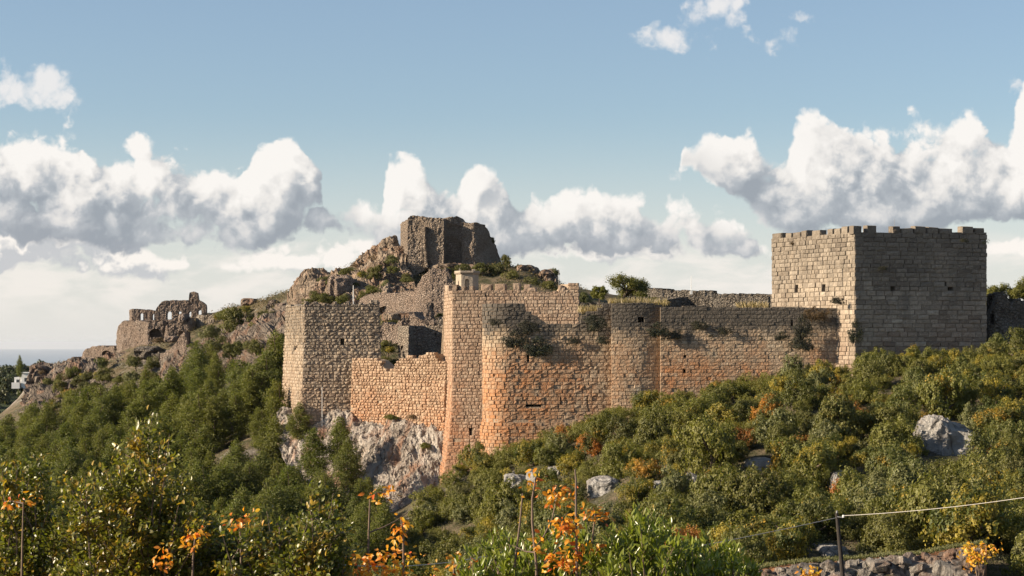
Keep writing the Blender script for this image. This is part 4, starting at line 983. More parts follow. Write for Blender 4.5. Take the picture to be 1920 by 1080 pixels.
def shrub_crown(seed, N=10000, leaf=.068, H=1.25, lobes=17, gaps=.25, wild=.16):
    """uneven crown about 1 m in radius, foot at z=0, made of many leaf sprays in clumps"""
    r = np.random.default_rng(seed)
    cen = []
    for k in range(lobes):
        a = r.uniform(0, 2 * math.pi); rad = .66 * math.sqrt(r.random()); z = r.uniform(.10, .82) * H * (1 - .55 * rad ** 2)
        cen.append((rad * math.cos(a), rad * math.sin(a), z, r.uniform(.28, .48) * (1 - .15 * z / H)))
    cen = np.array(cen)
    # second level of small clumps on the lobes
    sub = []
    for c in cen:
        for k in range(14):
            d = r.normal(size=3); d[2] = abs(d[2]) * 1.0 - .25; d /= np.linalg.norm(d)
            sub.append((*(c[:3] + d * c[3] * r.uniform(.75, 1.08)), c[3] * r.uniform(.22, .42)))
    sub = np.array(sub); k = r.integers(0, len(sub), N)
    d = r.normal(size=(N, 3)); d /= np.linalg.norm(d, axis=1, keepdims=True)
    rr = sub[k, 3] * r.uniform(.35, 1.15, N) ** .6
    c = sub[k, :3] + d * rr[:, None]
    stray = r.random(N) < .06; c[stray] += d[stray] * wild * r.uniform(.3, 1, (stray.sum(), 1))
    out = c - np.array([0, 0, .35 * H]); out /= np.linalg.norm(out, axis=1, keepdims=True) + 1e-9
    n = d * .95 + out * .6 + r.normal(0, .42, (N, 3)) + np.array([0, 0, .2])
    return leaf_quads(c, n, leaf, .62, r)

def pine_crown(seed, N=8000, H=1.0, R=.25):
    """loose conical crown of upswept needle tufts; unit height"""
    r = np.random.default_rng(seed); C, NN = [], []
    br = []
    nb = 64
    lean = r.normal(0, .03, 2)
    for k in range(nb):
        t = (k + r.random()) / nb; z = .12 + .86 * t
        prof = (math.sin(min(1, (1 - t) * 1.25) * math.pi / 2) ** .85) * (.55 + .45 * min(1, t / .22))
        L = R * prof * r.uniform(.55, 1.25) + .015
        a = k * 2.399 + r.normal(0, .5)
        br.append((z, a, L, r.uniform(.15, .75)))
    wts = np.array([b[2] for b in br]) ** 1.3; wts /= wts.sum()
    cnt = r.multinomial(N, wts)
    for (z, a, L, up), m in zip(br, cnt):
        t = r.uniform(.15, 1, m) ** .7; dirv = np.array([math.cos(a), math.sin(a), up * .55])
        tuft = np.floor(t * 5) / 5 + .1
        sp = .030 + .05 * L / R * .8
        p = dirv[None] * (L * (t * .5 + tuft * .5))[:, None] + np.array([lean[0] * z, lean[1] * z, z]) + r.normal(0, sp * .62, (m, 3)) * np.array([1, 1, .8])
        C.append(p); NN.append(r.normal(size=(m, 3)) * .7 + dirv[None] * .35 + np.array([0, 0, .5]))
    C = np.concatenate(C); NN = np.concatenate(NN)
    return leaf_quads(C, NN, .030, .42, r)

def trunk_mesh(seed, H, r0, mat, forks=3, spread=.5):
    r = np.random.default_rng(seed); b = Bag()
    pts = [(0, 0, -.3)] + [(r.normal(0, .03) * k * H, r.normal(0, .03) * k * H, H * k / 4) for k in range(1, 5)]
    b.tube(pts, [r0, r0 * .85, r0 * .7, r0 * .5, r0 * .2], 6)
    for k in range(forks):
        a = r.uniform(0, 6.28); s = Vector(pts[1 + k % 3]); e = s + Vector((math.cos(a) * spread, math.sin(a) * spread, spread * r.uniform(.5, 1.1)))
        b.tube([s, s.lerp(e, .5) + Vector((0, 0, .05)), e], [r0 * .5, r0 * .35, r0 * .12], 5)
    return b.mesh('trunk', [mat])

KINDS = {}
def kind(key, matn, nvar, **kw):
    KINDS[key] = [mesh('crown', *shrub_crown(100 + hash_(key) + i, **kw), [M[matn]]) for i in range(nvar)]
def hash_(s): return sum(ord(c) * (i + 3) for i, c in enumerate(s)) % 900
for k_, m_, n_, kw in (('oak', 'oak', 8, {}), ('oakd', 'oak_plain', 6, {}), ('olive', 'olive', 4, dict(leaf=.07, N=8500)), ('autumn', 'autumn', 4, dict(N=6500)), ('rust', 'rust', 3, dict(N=6000)), ('yellow', 'yellow', 4, dict(N=7000)),
                       ('ivy', 'dark_ivy', 4, dict(N=4200, H=1.5, lobes=14, leaf=.085, wild=.4)), ('dry', 'dry_bush', 3, dict(N=3200, leaf=.085)), ('tuft', 'olive', 3, dict(N=700, H=.8, lobes=6))):
    kind(k_, m_, n_, **kw)
SHRUB_TRUNKS = [trunk_mesh(300 + i, .75, .07, M['bark'], 4, .45) for i in range(5)]
PINES = [mesh('crown', *pine_crown(400 + i, R=(.17, .20, .23, .18, .25, .21)[i]), [M['pine']]) for i in range(6)]
PINE_TRUNKS = [trunk_mesh(420 + i, .93, .016, M['bark'], 6, .12) for i in range(3)]

def plant(name, key, x, y, z, s, label, cat, group=None, sz=1.0, trunk=True, r=random, flat=None):
    o = thing(name, label, cat, (x, y, z), group)
    c = link('crown', r.choice(KINDS[key]), o); c.scale = (s, s * r.uniform(.9, 1.1), s * sz); c.rotation_euler = (0, 0, r.uniform(0, 6.28))
    if flat: c.rotation_euler = (0, 0, 0); c.scale = (s, s * flat, s * sz)
    if trunk:
        t = link('trunk', r.choice(SHRUB_TRUNKS), o); t.scale = (s, s, s * sz); t.rotation_euler = (0, 0, r.uniform(0, 6.28))
    return o

ORD = ['first', 'second', 'third', 'fourth', 'fifth', 'sixth', 'seventh', 'eighth', 'ninth', 'tenth', 'eleventh', 'twelfth']
def name_by_place(items, zone_of, noun, desc):
    """items: dicts with px, py, kind, size -> each gets a label of its own: looks, zone, then order from the left and depth"""
    cells = {}
    for it in items: cells.setdefault((zone_of(it), desc(it)), []).append(it)
    for (zone, ds), L in cells.items():
        L.sort(key=lambda q: q['px'])
        if len(L) == 1: L[0]['label'] = f'{ds} {noun} {zone}'; continue
        n = len(L)
        for i, it in enumerate(L):
            if i == 0: w = 'leftmost'
            elif i == n - 1: w = 'rightmost'
            elif i < 8 and i <= n / 2: w = ORD[i] + ' from left,'
            else: w = (ORD[n - 1 - i] if n - 1 - i < 12 else str(n - i) + 'th') + ' from right,'
            it['label'] = f'{w} {ds} {noun} {zone}'

# ---- brush on the slope
def in_slope(x, y):
    px = 960 + F * x / y
    if px < 640 or px > 2010: return False
    lim = np.interp(px, [640, 700, 800, 850, 905, 1000, 1145, 1300, 1600, 2010], [172, 176, 181, 184, 182.5, 184.6, 183.6, 182.0, 179.2, 178.5])
    return y < lim
ROCKS = [(1783, 825, 106, 96, 148), (1572, 895, 44, 50, 138), (975, 896, 70, 34, 170), (1130, 905, 60, 44, 158), (1300, 893, 36, 26, 152), (1232, 912, 30, 40, 150), (1425, 868, 60, 30, 152), (1835, 905, 26, 66, 135), (1555, 1028, 60, 34, 116), (1680, 762, 30, 24, 165), (1000, 890, 30, 40, 168), (1365, 795, 26, 14, 166), (1040, 880, 30, 22, 168), (915, 938, 24, 18, 172), (1165, 925, 20, 16, 155), (1660, 900, 16, 20, 140)]
r5 = random.Random(55)
shr = []
tries = 0
while tries < 9000 and len(shr) < 95:
    tries += 1
    px = r5.uniform(840, 1960) if tries % 3 else r5.uniform(900, 1260); lim = np.interp(px, [640, 700, 800, 850, 905, 1000, 1145, 1300, 1600, 2010], [172, 176, 181, 184, 182.5, 184.6, 183.6, 182.0, 179.2, 178.5])
    y = lim - r5.uniform(0, 6); x = (px - 960) / F * y; s = r5.uniform(.85, 1.35); z = gz(x, y); px, py = to_px(x, y, z)
    if any((x - q['x']) ** 2 + (y - q['y']) ** 2 < (.60 * (s + q['s'])) ** 2 for q in shr): continue
    shr.append(dict(x=x, y=y, z=z, s=s, px=px, py=py - s * 22))
tries = 0
while tries < 60000 and len(shr) < 500:
    tries += 1
    y = r5.uniform(104, 182); x = r5.uniform(-.09, .28) * y
    if not in_slope(x, y): continue
    s = r5.choice([.8, .95, 1.1, 1.25, 1.4, 1.6, 1.9]) * r5.uniform(.85, 1.12)
    if y < 152: s *= 1.22
    if y > 168: s = min(s, 1.5)
    z = gz(x, y); px, py = to_px(x, y, z)
    if py - s * 25 > 1092 or px > 2000: continue
    if any(abs(px - a) < w * .52 + s * 11 and -4 < (py - b) and (py - b) < h * .5 + s * 26 and y < d + 3 for a, b, w, h, d in ROCKS if w > 30): continue
    if 1400 < px < 1830 and y < 110: continue
    if any((x - q['x']) ** 2 + (y - q['y']) ** 2 < (.64 * (s + q['s'])) ** 2 for q in shr): continue
    shr.append(dict(x=x, y=y, z=z, s=s, px=px, py=py - s * 22))
# colour of each bush; a few turning ones where the photograph has them
AUT = [(1130, 838, 'autumn'), (1250, 800, 'yellow'), (1330, 790, 'autumn'), (1490, 830, 'rust'), (1610, 840, 'yellow'), (1720, 780, 'autumn'), (1800, 700, 'yellow'), (1210, 860, 'autumn'), (1390, 900, 'autumn'), (1560, 940, 'rust'), (1740, 960, 'yellow'), (960, 880, 'yellow'), (1405, 815, 'rust'), (1570, 722, 'autumn'), (1870, 655, 'autumn'), (1352, 716, 'autumn'), (1600, 760, 'rust'), (1640, 775, 'yellow'), (1540, 745, 'yellow'), (1180, 925, 'yellow'), (1170, 800, 'rust'), (1080, 860, 'yellow'), (1880, 790, 'autumn'), (1450, 910, 'yellow'), (1840, 850, 'rust'), (1270, 870, 'yellow'), (1310, 850, 'yellow'), (1690, 920, 'yellow'), (1060, 810, 'rust'), (1015, 945, 'yellow'), (1760, 690, 'yellow'), (1285, 1010, 'rust'), (1580, 960, 'yellow'), (1445, 770, 'autumn')]
for q in shr:
    q['kind'] = r5.choices(['oak', 'oakd', 'olive', 'yellow'], [.52, .20, .17, .11])[0]
for ax, ay, kk in AUT:
    q = min(shr, key=lambda q: (q['px'] - ax) ** 2 + (q['py'] - ay) ** 2)
    q['kind'] = kk; q['s'] = min(q['s'], 1.5)
shr.sort(key=lambda q: -(q['s'] / q['y'] if q['px'] < 1930 else 0) - (1 if q['kind'] in ('rust', 'autumn', 'yellow') else 0))
small_shr = shr[315:]; shr = shr[:315]
WORD = {'oak': 'olive-green', 'oakd': 'dark green', 'olive': 'grey-green', 'autumn': 'orange turning', 'rust': 'rust-red', 'yellow': 'yellowish'}
def size_word(s): return 'small' if s < 1.15 else 'middling' if s < 1.65 else 'large'
def slope_zone(q):
    px, py = q['px'], q['py']
    lm = 'below the cliff' if px < 830 else 'below the bastion edge' if px < 1000 else 'below the rounded bastion' if px < 1145 else 'below the half-round buttress' if px < 1250 else 'below the long curtain' if px < 1420 else 'left of the square tower' if px < 1600 else 'below the square tower' if px < 1740 else 'by the big rock' if px < 1850 else 'at the right edge'
    d = py - hill_row(px)
    band = 'on the crest' if d < 45 else 'high on the slope' if d < 110 else 'halfway down' if d < 190 else 'low down' if d < 270 else 'lowest on the slope'
    return band + ' ' + lm
name_by_place(shr, slope_zone, 'shrub', lambda q: size_word(q['s']) + ' ' + WORD[q['kind']])
for q in shr:
    plant('shrub', q['kind'], q['x'], q['y'], q['z'] - .15 * q['s'], q['s'] * 1.15, q['label'], 'shrub', 'shrubs on the slope below the castle', r5.uniform(.95, 1.45), r=r5)

# the smallest ones beyond the first three hundred: one mass
VV, FF, o_ = [], [], 0
OKV = [np.array([v.co[:] for v in m.vertices]) for m in KINDS['oak'][:4]]
for q in small_shr:
    v = OKV[r5.randrange(4)]; keep_ = np.repeat(np.random.default_rng(int(q['x'] * 99) % 9999).random(len(v) // 4) < .5, 4); v = v[keep_]
    a = r5.uniform(0, 6.28); ca, sa = math.cos(a), math.sin(a); s_ = q['s'] * 1.12
    v = np.c_[v[:, 0] * ca - v[:, 1] * sa, v[:, 0] * sa + v[:, 1] * ca, v[:, 2] * r5.uniform(.9, 1.25)] * s_ + np.array([q['x'], q['y'], q['z'] - .15 * s_]); VV.append(v)
if VV:
    VV = np.concatenate(VV); tag(link('shrub_thicket', mesh('shrub_thicket', VV, np.arange(len(VV)).reshape(-1, 4), [M['oak']])), 'smallest shrubs filling in between the larger ones on the slope', None, None, 'stuff')

# undergrowth filling the gaps: one mass
def undergrowth(name, label, pts, size, matn, seed, h=.5):
    r = np.random.default_rng(seed); pts = np.array(pts); N = len(pts)
    c = pts + np.c_[r.normal(0, .1, (N, 2)), r.uniform(-.05, 1, N) ** 2 * h]
    n = r.normal(0, .6, (N, 3)) + np.array([0, -.2, .8])
    v, f = leaf_quads(c, n, size, .6, r)
    return tag(link(name, mesh(name, v, f, [M[matn]])), label, None, None, 'stuff')
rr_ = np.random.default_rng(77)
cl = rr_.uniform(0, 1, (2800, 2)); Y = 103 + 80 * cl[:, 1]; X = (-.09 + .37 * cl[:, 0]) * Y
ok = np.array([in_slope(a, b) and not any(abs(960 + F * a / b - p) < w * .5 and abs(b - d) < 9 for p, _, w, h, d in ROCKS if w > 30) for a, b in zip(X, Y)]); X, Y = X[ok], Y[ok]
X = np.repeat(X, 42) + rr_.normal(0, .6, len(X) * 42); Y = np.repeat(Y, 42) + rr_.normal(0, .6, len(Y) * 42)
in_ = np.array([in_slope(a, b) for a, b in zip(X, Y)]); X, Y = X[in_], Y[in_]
undergrowth('undergrowth', 'low mixed undergrowth between the shrubs on the slope', np.c_[X, Y, ground_z(X, Y)], .12, 'gap_shade_scrub', 78, .35)

# ---- pines in the valley and up the spur
r6 = random.Random(66); pines = []
def add_pine(x, y, h): pines.append(dict(x=x, y=y, z=gz(x, y), h=h))
tries = 0
while tries < 40000 and len(pines) < 298:
    tries += 1
    y = r6.uniform(150, 285); px = r6.uniform(-90, 720); x = (px - 960) / F * y
    z = gz(x, y); py = to_px(x, y, z)[1]
    top = np.interp(px, [-90, 0, 60, 180, 300, 360, 430, 480, 535, 545, 600, 640, 700, 720], [878, 868, 852, 822, 785, 758, 728, 735, 815, 885, 935, 965, 985, 1000])
    if py < top or py > 1140: continue
    if px > 560 and y > 197: continue
    h = r6.uniform(4.2, 7.2) * (1.0 if y > 200 else .9)
    if px > 540: h = min(h, 5.0)
    if any((x - q['x']) ** 2 + (y - q['y']) ** 2 < (1.65 if y < 230 else 1.85) ** 2 for q in pines): continue
    add_pine(x, y, h)
for px, py, D, h in [(512, 765, 224, 8.0), (524, 740, 226, 6.5), (497, 795, 221, 7.5), (374, 752, 262, 7.5), (392, 735, 266, 6.0), (350, 775, 258, 6.0), (272, 768, 284, 5.5), (184, 800, 284, 5.5), (300, 785, 270, 5.5), (440, 770, 250, 6.0), (466, 790, 236, 6.5), (655, 925, 193, 5.0), (560, 830, 207, 4.0), (640, 880, 198, 5.0), (590, 905, 198, 5.2)]:
    x, y = xy(px, D); pines.append(dict(x=x, y=y, z=float(P(px, py, D).z), h=h))
for q in pines: q['px'], q['py'] = to_px(q['x'], q['y'], q['z'] + q['h'] * .6)
def pine_zone(q):
    px, py = q['px'], q['py']
    lm = 'at the left edge' if px < 70 else 'below the spur tip' if px < 180 else 'below the leaning block' if px < 300 else 'below the wedge-shaped wall' if px < 400 else 'left of the corner tower' if px < 530 else 'under the corner tower' if px < 610 else 'at the cliff foot'
    band = 'uppermost' if py < 745 else 'high up' if py < 800 else 'midway' if py < 855 else 'low' if py < 915 else 'in the valley bottom'
    return band + ' ' + lm
name_by_place(pines, pine_zone, 'pine', lambda q: 'tall' if q['h'] > 6 else 'slender' if q['h'] > 5 else 'short bushy')
for q in pines:
    o = thing('pine_tree', q['label'], 'pine tree', (q['x'], q['y'], q['z'] - .2), 'pines in the valley below the ruins')
    h = q['h'] * 1.12; w = r6.uniform(.95, 1.3)
    c = link('crown', r6.choice(PINES), o); c.scale = (h * w, h * w, h); c.rotation_euler = (r6.uniform(-.04, .04), r6.uniform(-.04, .04), r6.uniform(0, 6.28))
    t = link('trunk', r6.choice(PINE_TRUNKS), o); t.scale = (h, h, h)

# ---- bushes on the spur, the crag and the walls
BUSH = [  # px, py(foot), D, radius in px, kind, squash, label
    (445, 625, 300, 27, 'oakd', 1.2, 'big round dark bush on the slope behind the tall pines'), (420, 600, 306, 17, 'oak', .9, 'yellow-green bush right above the big round dark bush'),
    (440, 592, 308, 14, 'tuft', .8, 'grey-green bush on the bare ridge right of the arched ruin'), (462, 585, 306, 13, 'yellow', .8, 'small yellowish bush on the bare ridge'), (500, 600, 300, 18, 'oakd', .7, 'low dark bush in front of the leaning stone remnant'),
    (480, 622, 290, 16, 'oak', .9, 'bush between the big round dark bush and the corner tower'), (515, 630, 280, 18, 'oak', 1.0, 'bush tight against the sunlit side of the corner tower'), (392, 632, 300, 18, 'olive', .9, 'dry grey bush right of the wedge-shaped wall'),
    (405, 655, 290, 20, 'oakd', .9, 'dark bush in the rock cleft right of the wedge-shaped wall'), (440, 668, 280, 20, 'oakd', 1.0, 'dark bush in the shade below the big round bush'), (480, 660, 272, 18, 'oakd', 1.0, 'dark bush on the shaded rock left of the corner tower'),
    (255, 688, 308, 18, 'oakd', 1.0, 'dark bush on the ledge below the leaning block'), (284, 690, 302, 17, 'oakd', 1.1, 'dark bush against the left side of the wedge-shaped wall'), (190, 690, 322, 12, 'oak', 1.5, 'upright bush in the hollow of the collapsed vault'), (196, 712, 316, 16, 'oakd', 1.2, 'dark bush hanging below the collapsed vault'),
    (135, 710, 326, 16, 'oak', 1.3, 'bush on the cliff edge of the spur tip'), (112, 716, 327, 13, 'oakd', 1.1, 'dark bush in a crack of the spur tip'), (158, 715, 322, 14, 'yellow', 1.1, 'yellow-green bush on the face of the spur'), (100, 735, 324, 14, 'autumn', .9, 'orange-tinged bush low on the spur tip'),
    (132, 742, 316, 16, 'rust', .8, 'rust-coloured bush midway down the spur face'), (92, 762, 316, 14, 'yellow', .9, 'yellow bush at the foot of the spur tip'), (50, 800, 312, 17, 'oak', 1.4, 'bush at the dark foot of the spur, far left'), (165, 755, 306, 20, 'olive', .8, 'grey bush on the lower spur face'),
    (220, 745, 302, 20, 'olive', .9, 'grey-green bush above the highest pines of the spur'), (330, 728, 288, 18, 'olive', .8, 'grey bush under the wedge-shaped wall'), (250, 715, 306, 18, 'olive', .8, 'faded bush on the rock under the leaning block ledge'),
    (78, 700, 334, 8, 'dry', .8, 'brown tuft on the nose of the spur'), (300, 640, 308, 18, 'dry', .5, 'dry grass hummock between the leaning block and the wedge wall'),
    # crag and keep
    (610, 530, 287, 17, 'oakd', .6, 'dark scrub over the flat-faced brown rock'), (650, 515, 288, 16, 'oakd', .7, 'dark scrub on the crag\'s lower shoulder'), (668, 500, 290, 12, 'dry', .8, 'brown scrub on the crag skyline'), (705, 486, 289, 16, 'dry', .7, 'brown scrub under the upper crag'),
    (690, 535, 284, 24, 'oakd', .7, 'dark hollow scrub in the middle of the crag slope'), (722, 540, 282, 19, 'oakd', .8, 'dark scrub left of the keep foot'), (730, 515, 285, 15, 'yellow', .9, 'yellow-brown scrub against the keep\'s sunlit corner'), (660, 552, 278, 15, 'yellow', .9, 'yellow-green bush behind the flagpole'),
    (588, 566, 272, 14, 'oakd', .9, 'left one of two dark bushes on top of the corner tower skyline'), (607, 567, 271, 15, 'oakd', .8, 'right one of two dark bushes on top of the corner tower skyline'), (640, 568, 270, 13, 'oak', .9, 'olive bush next to the flagpole foot'), (680, 562, 270, 13, 'oakd', .7, 'low dark bush at the left end of the wall below the keep'),
    (700, 548, 268, 14, 'oak', .6, 'olive bush on the top edge of the wall below the keep'), (765, 528, 270, 14, 'oak', .6, 'olive scrub below the keep\'s front corner'),
    (845, 520, 278, 16, 'oakd', 1.0, 'dark shrub left behind the belvedere turret'), (870, 508, 280, 16, 'oakd', .8, 'dark shrub at the keep foot above the belvedere'), (905, 512, 279, 20, 'oakd', .9, 'dark shrub right of the belvedere turret'), (935, 515, 280, 20, 'oakd', 1.0, 'dark shrub at the right foot of the keep'),
    (946, 500, 284, 14, 'oakd', 1.3, 'dark shrub clinging to the right edge of the keep'), (922, 455, 287, 7, 'oakd', 1.2, 'tiny tuft high on the right edge of the keep'), (960, 530, 276, 22, 'oakd', .9, 'dark shrub behind the merlons right of the keep'), (1000, 540, 274, 22, 'oakd', .8, 'dark shrub below the rounded rock right of the keep'),
    (1030, 545, 272, 20, 'oakd', .8, 'dark shrub at the foot of the pale-topped rock'), (975, 505, 284, 9, 'oakd', .9, 'small shrub on the ridge beside the rounded rock'), (1042, 515, 281, 8, 'oakd', 1.3, 'small upright shrub beside the mast'),
    (1095, 572, 262, 18, 'oakd', 1.2, 'dark bush behind the right corner of the tall tower'), (1078, 572, 262, 16, 'oakd', .9, 'dark bush peeping past the tall tower corner'),
    # yard
    (735, 612, 238, 20, 'oakd', .6, 'dark scrub in the yard below the sloping wall'), (770, 612, 238, 17, 'oakd', .6, 'dark scrub left of the tapering wall stump'), (826, 606, 238, 14, 'oakd', 1.2, 'dark shrub between the wall stump and the tall tower'), (728, 660, 222, 20, 'oakd', 1.0, 'dark bush in the gap beside the corner tower'),
    (733, 660, 220, 11, 'yellow', .9, 'yellow bush in the dark gap beside the roofless house'), (722, 690, 219, 16, 'oakd', 1.1, 'dark bush low in the breach of the low wall'), (738, 690, 218, 14, 'oakd', 1.1, 'second dark bush low in the breach, against the roofless house'),
    # on and along the walls
    (548, 795, 209.5, 9, 'oak', .8, 'small bush at the foot of the corner tower'), (641, 788, 206.4, 7, 'yellow', .9, 'tiny yellow-green tuft on the cliff top'), (735, 785, 201.0, 16, 'oak', .5, 'flat green tuft along the top of the cliff'), (797, 840, 196.4, 13, 'oak', .7, 'green bush on the cliff beside the tall tower'),
    (555, 815, 208, 14, 'olive', .8, 'grey-green bush on the cliff under the corner tower'), (704, 712, 203.6, 4, 'oak', 1.2, 'tiny green plant growing in the low wall face'), (775, 783, 199.5, 12, 'dry', .5, 'dry tuft on the cliff top'),
    (1250, 568, 188, 10, 'dry', .4, 'dry patch of scrub on the buttress top'), (1225, 562, 226, 9, 'yellow', .6, 'small yellow bush on the grey ward wall'),
]
for px, py, D, rp, kk, sq, lab in BUSH:
    if px < 375 and py > 680: D -= 9
    elif 375 <= px < 530 and py > 595: D -= 17
    if 375 <= px < 530 and py > 595: rp *= 1.25
    p = P(px, py, D); s = rp / F * D * 1.05
    plant('bush', kk, p.x, p.y, p.z - .15 * s, s, lab, 'bush', 'bushes among the ruins', sq, r=r6)
auto = []
ra = random.Random(31)
while len(auto) < 96:
    if len(auto) < 78: px = ra.uniform(85, 530); t0 = np.interp(px, [85, 180, 250, 300, 360, 430, 530], [712, 705, 700, 702, 665, 625, 610]); t1 = np.interp(px, [85, 180, 300, 430, 530], [800, 780, 765, 735, 720]); D0, D1 = (np.interp(px, [85, 300, 430, 530], [329, 299, 290, 268]), np.interp(px, [85, 300, 430, 530], [300, 282, 268, 240]))
    else: px = ra.uniform(575, 765); t0 = np.interp(px, [575, 600, 690, 740, 765], [545, 535, 500, 480, 505]); t1 = np.interp(px, [575, 765], [575, 540]); D0, D1 = 286, 277
    u = ra.random(); py = t0 + (t1 - t0) * u; D = D0 + (D1 - D0) * u - (6.0 if len(auto) < 78 else 2.5)
    if any((px - q['px']) ** 2 + (py - q['py']) ** 2 < 13 ** 2 for q in auto): continue
    kk = ra.choices(['oakd', 'oak', 'olive', 'yellow', 'dry'], [.45, .2, .2, .08, .07])[0]
    auto.append(dict(px=px, py=py, D=D, kind=kk, rp=ra.uniform(8, 17)))
WORD['dry'] = 'brown'
def auto_zone(q):
    px, py = q['px'], q['py']
    if px > 570: return ('high on' if py < 515 else 'low on') + (' the left half' if px < 670 else ' the right half') + ' of the crag'
    return ('on the upper' if py < np.interp(px, [85, 530], [745, 660]) else 'on the lower') + ' spur ' + ('at its tip' if px < 170 else 'below the leaning block' if px < 290 else 'by the wedge-shaped wall' if px < 380 else 'left of the corner tower')
name_by_place(auto, auto_zone, 'bush', lambda q: ('small ' if q['rp'] < 11.5 else 'broad ') + WORD[q['kind']])
for q in auto:
    p = P(q['px'], q['py'], q['D']); s = q['rp'] / F * q['D'] * 1.05
    plant('bush', q['kind'], p.x, p.y, p.z - .35 * s, s, q['label'], 'bush', 'bushes among the ruins', ra.uniform(.7, 1.2), r=ra)
# creepers hanging on the masonry
for px, py, D, rp, sq, kk, lab in [
        (965, 640, 184.9, 22, .9, 'ivy', 'dark creeper under the crest of the rounded bastion, left'), (992, 618, 185.2, 17, .8, 'ivy', 'thin dark creeper on the crumbled top of the rounded bastion'), (1008, 655, 184.9, 24, .9, 'ivy', 'largest dark creeper hanging on the rounded bastion'),
        (1076, 640, 184.9, 10, 1.0, 'ivy', 'small round dark creeper alone on the rounded bastion'), (1118, 610, 184.6, 18, .9, 'ivy', 'dark creeper beside the buttress edge, under the crest'), (1232, 622, 182.4, 18, .9, 'ivy', 'dark creeper where the buttress meets the long curtain'), (1262, 630, 182.8, 16, .8, 'ivy', 'dark creeper just right of the buttress'),
        (1312, 612, 182.6, 14, .6, 'ivy', 'thin dark creeper high on the long curtain'), (1360, 622, 182.4, 12, .6, 'ivy', 'small creeper on the middle of the long curtain'), (1465, 632, 181.9, 12, .8, 'ivy', 'small dark creeper left of the long hanging one'), (1504, 620, 181.4, 16, 1.7, 'ivy', 'upper half of the long dark creeper near the square tower'),
        (1502, 648, 181.5, 19, 1.0, 'ivy', 'round dark mass at the lower end of the long creeper'), (1528, 588, 181.6, 22, .8, 'dry', 'brown dry bush standing on the curtain top by the square tower'), (1603, 628, 179.7, 13, 2.0, 'ivy', 'tall dark ivy in the corner of the square tower'),
        (1285, 606, 183.2, 13, .7, 'ivy', 'dark creeper under the crest just right of the first creeper pair'), (1338, 634, 183.0, 13, .6, 'ivy', 'flat dark creeper along the middle of the long curtain'), (1402, 612, 182.9, 15, .6, 'ivy', 'wide dark creeper under the crest of the long curtain'), (1432, 632, 182.8, 14, .6, 'ivy', 'dark creeper low in the dark band of the long curtain'),
        (1180, 616, 184.0, 9, .8, 'ivy', 'small dark creeper on the buttress under the hole'), (1130, 640, 184.7, 10, 1.2, 'ivy', 'narrow dark creeper at the left edge of the buttress'),
        (1656, 504, 180.0, 8, .8, 'ivy', 'dark tuft high on the dark face of the square tower'), (1808, 452, 182.4, 7, .8, 'ivy', 'small tuft under the merlons at the far end of the square tower'), (1848, 450, 184.0, 6, 1.6, 'tuft', 'wispy plant on the outer edge of the square tower'),
        (1486, 456, 188, 5, .8, 'dry', 'brown tuft under the merlons on the sunlit tower side'), (1540, 462, 184.4, 4, .8, 'dry', 'small brown tuft mid-way along the sunlit tower side'), (1570, 566, 180.2, 11, .9, 'ivy', 'dark crumbling hollow overgrown on the sunlit tower side'), (930, 606, 184.7, 12, .6, 'ivy', 'flat dark creeper high at the lit edge of the rounded bastion')]:
    p = P(px, py, D + .25); s = rp / F * D * 1.3
    plant('creeper', kk, p.x, p.y, p.z - .6 * s * sq, s, lab, 'creeper', 'plants growing on the walls', sq, trunk=False, r=r6, flat=.35)

# scrub and dry grass over the castle hill: one mass
rh = np.random.default_rng(79); cl = rh.uniform(0, 1, (6200, 2)); Y = 236 + 100 * cl[:, 1]; X = (50 + 1045 * cl[:, 0] - 960) / F * Y
k = fbm(np.c_[X * .16, Y * .16, X * 0], 3, 12) > -.12; X, Y = X[k], Y[k]
X = np.repeat(X, 16) + rh.normal(0, .5, len(X) * 16); Y = np.repeat(Y, 16) + rh.normal(0, .5, len(Y) * 16)
undergrowth('hill_scrub', 'low dry scrub covering the bare ground of the castle hill', np.c_[X, Y, ground_z(X, Y)], .22, 'scrub', 80, .7)

# lone trees
def lone_tree(px, py, D, w, h, label, seed, matn='oak_plain', name='tree', lean=0, N=11000):
    r = np.random.default_rng(seed); p = P(px, py, D); W = w / F * D / 2; Hh = h / F * D
    o = thing(name, label, 'tree', p); b = Bag(); tips = []
    b.tube([(0, 0, -.3), (lean * .2, 0, Hh * .25), (lean * .4, .1, Hh * .5)], [W * .09, W * .07, W * .05], 7)
    for k in range(30):
        a = r.uniform(0, 6.28); rad = W * math.sqrt(r.random()) * .95; e = Vector((rad * math.cos(a) + lean * .6, rad * math.sin(a) * .8, Hh * r.uniform(.32, .95) * (1 - .25 * (rad / W) ** 2)))
        s = Vector((lean * .2, 0, Hh * .22)).lerp(Vector((lean * .4, .1, Hh * .5)), r.random()); m_ = s.lerp(e, .5) + Vector((0, 0, .08 * Hh))
        b.tube([s, m_, e], [W * .035, W * .025, W * .008], 5); tips += [e, m_.lerp(e, .6)]
    link('trunk', b.mesh('trunk', [M['bark']]), o)
    T = np.array([tuple(t) for t in tips]); k = r.integers(0, len(T), N); d = r.normal(size=(N, 3)); d /= np.linalg.norm(d, axis=1, keepdims=True)
    c = T[k] + d * (W * r.uniform(.04, .34, N))[:, None] * np.array([1, 1, .8]); v, f = leaf_quads(c, d + r.normal(0, .5, (N, 3)) + np.array([0, 0, .4]), .15, .6, r)
    link('crown', mesh('crown', v, f, [M[matn]]), o); return o
lone_tree(1168, 572, 212, 82, 64, 'dark spreading tree alone on the plateau behind the curtain', 501, lean=.9)
lone_tree(1124, 570, 211, 32, 38, 'small yellow-green tree left of the dark spreading tree', 502, 'oak', N=5000)
r7 = random.Random(8)
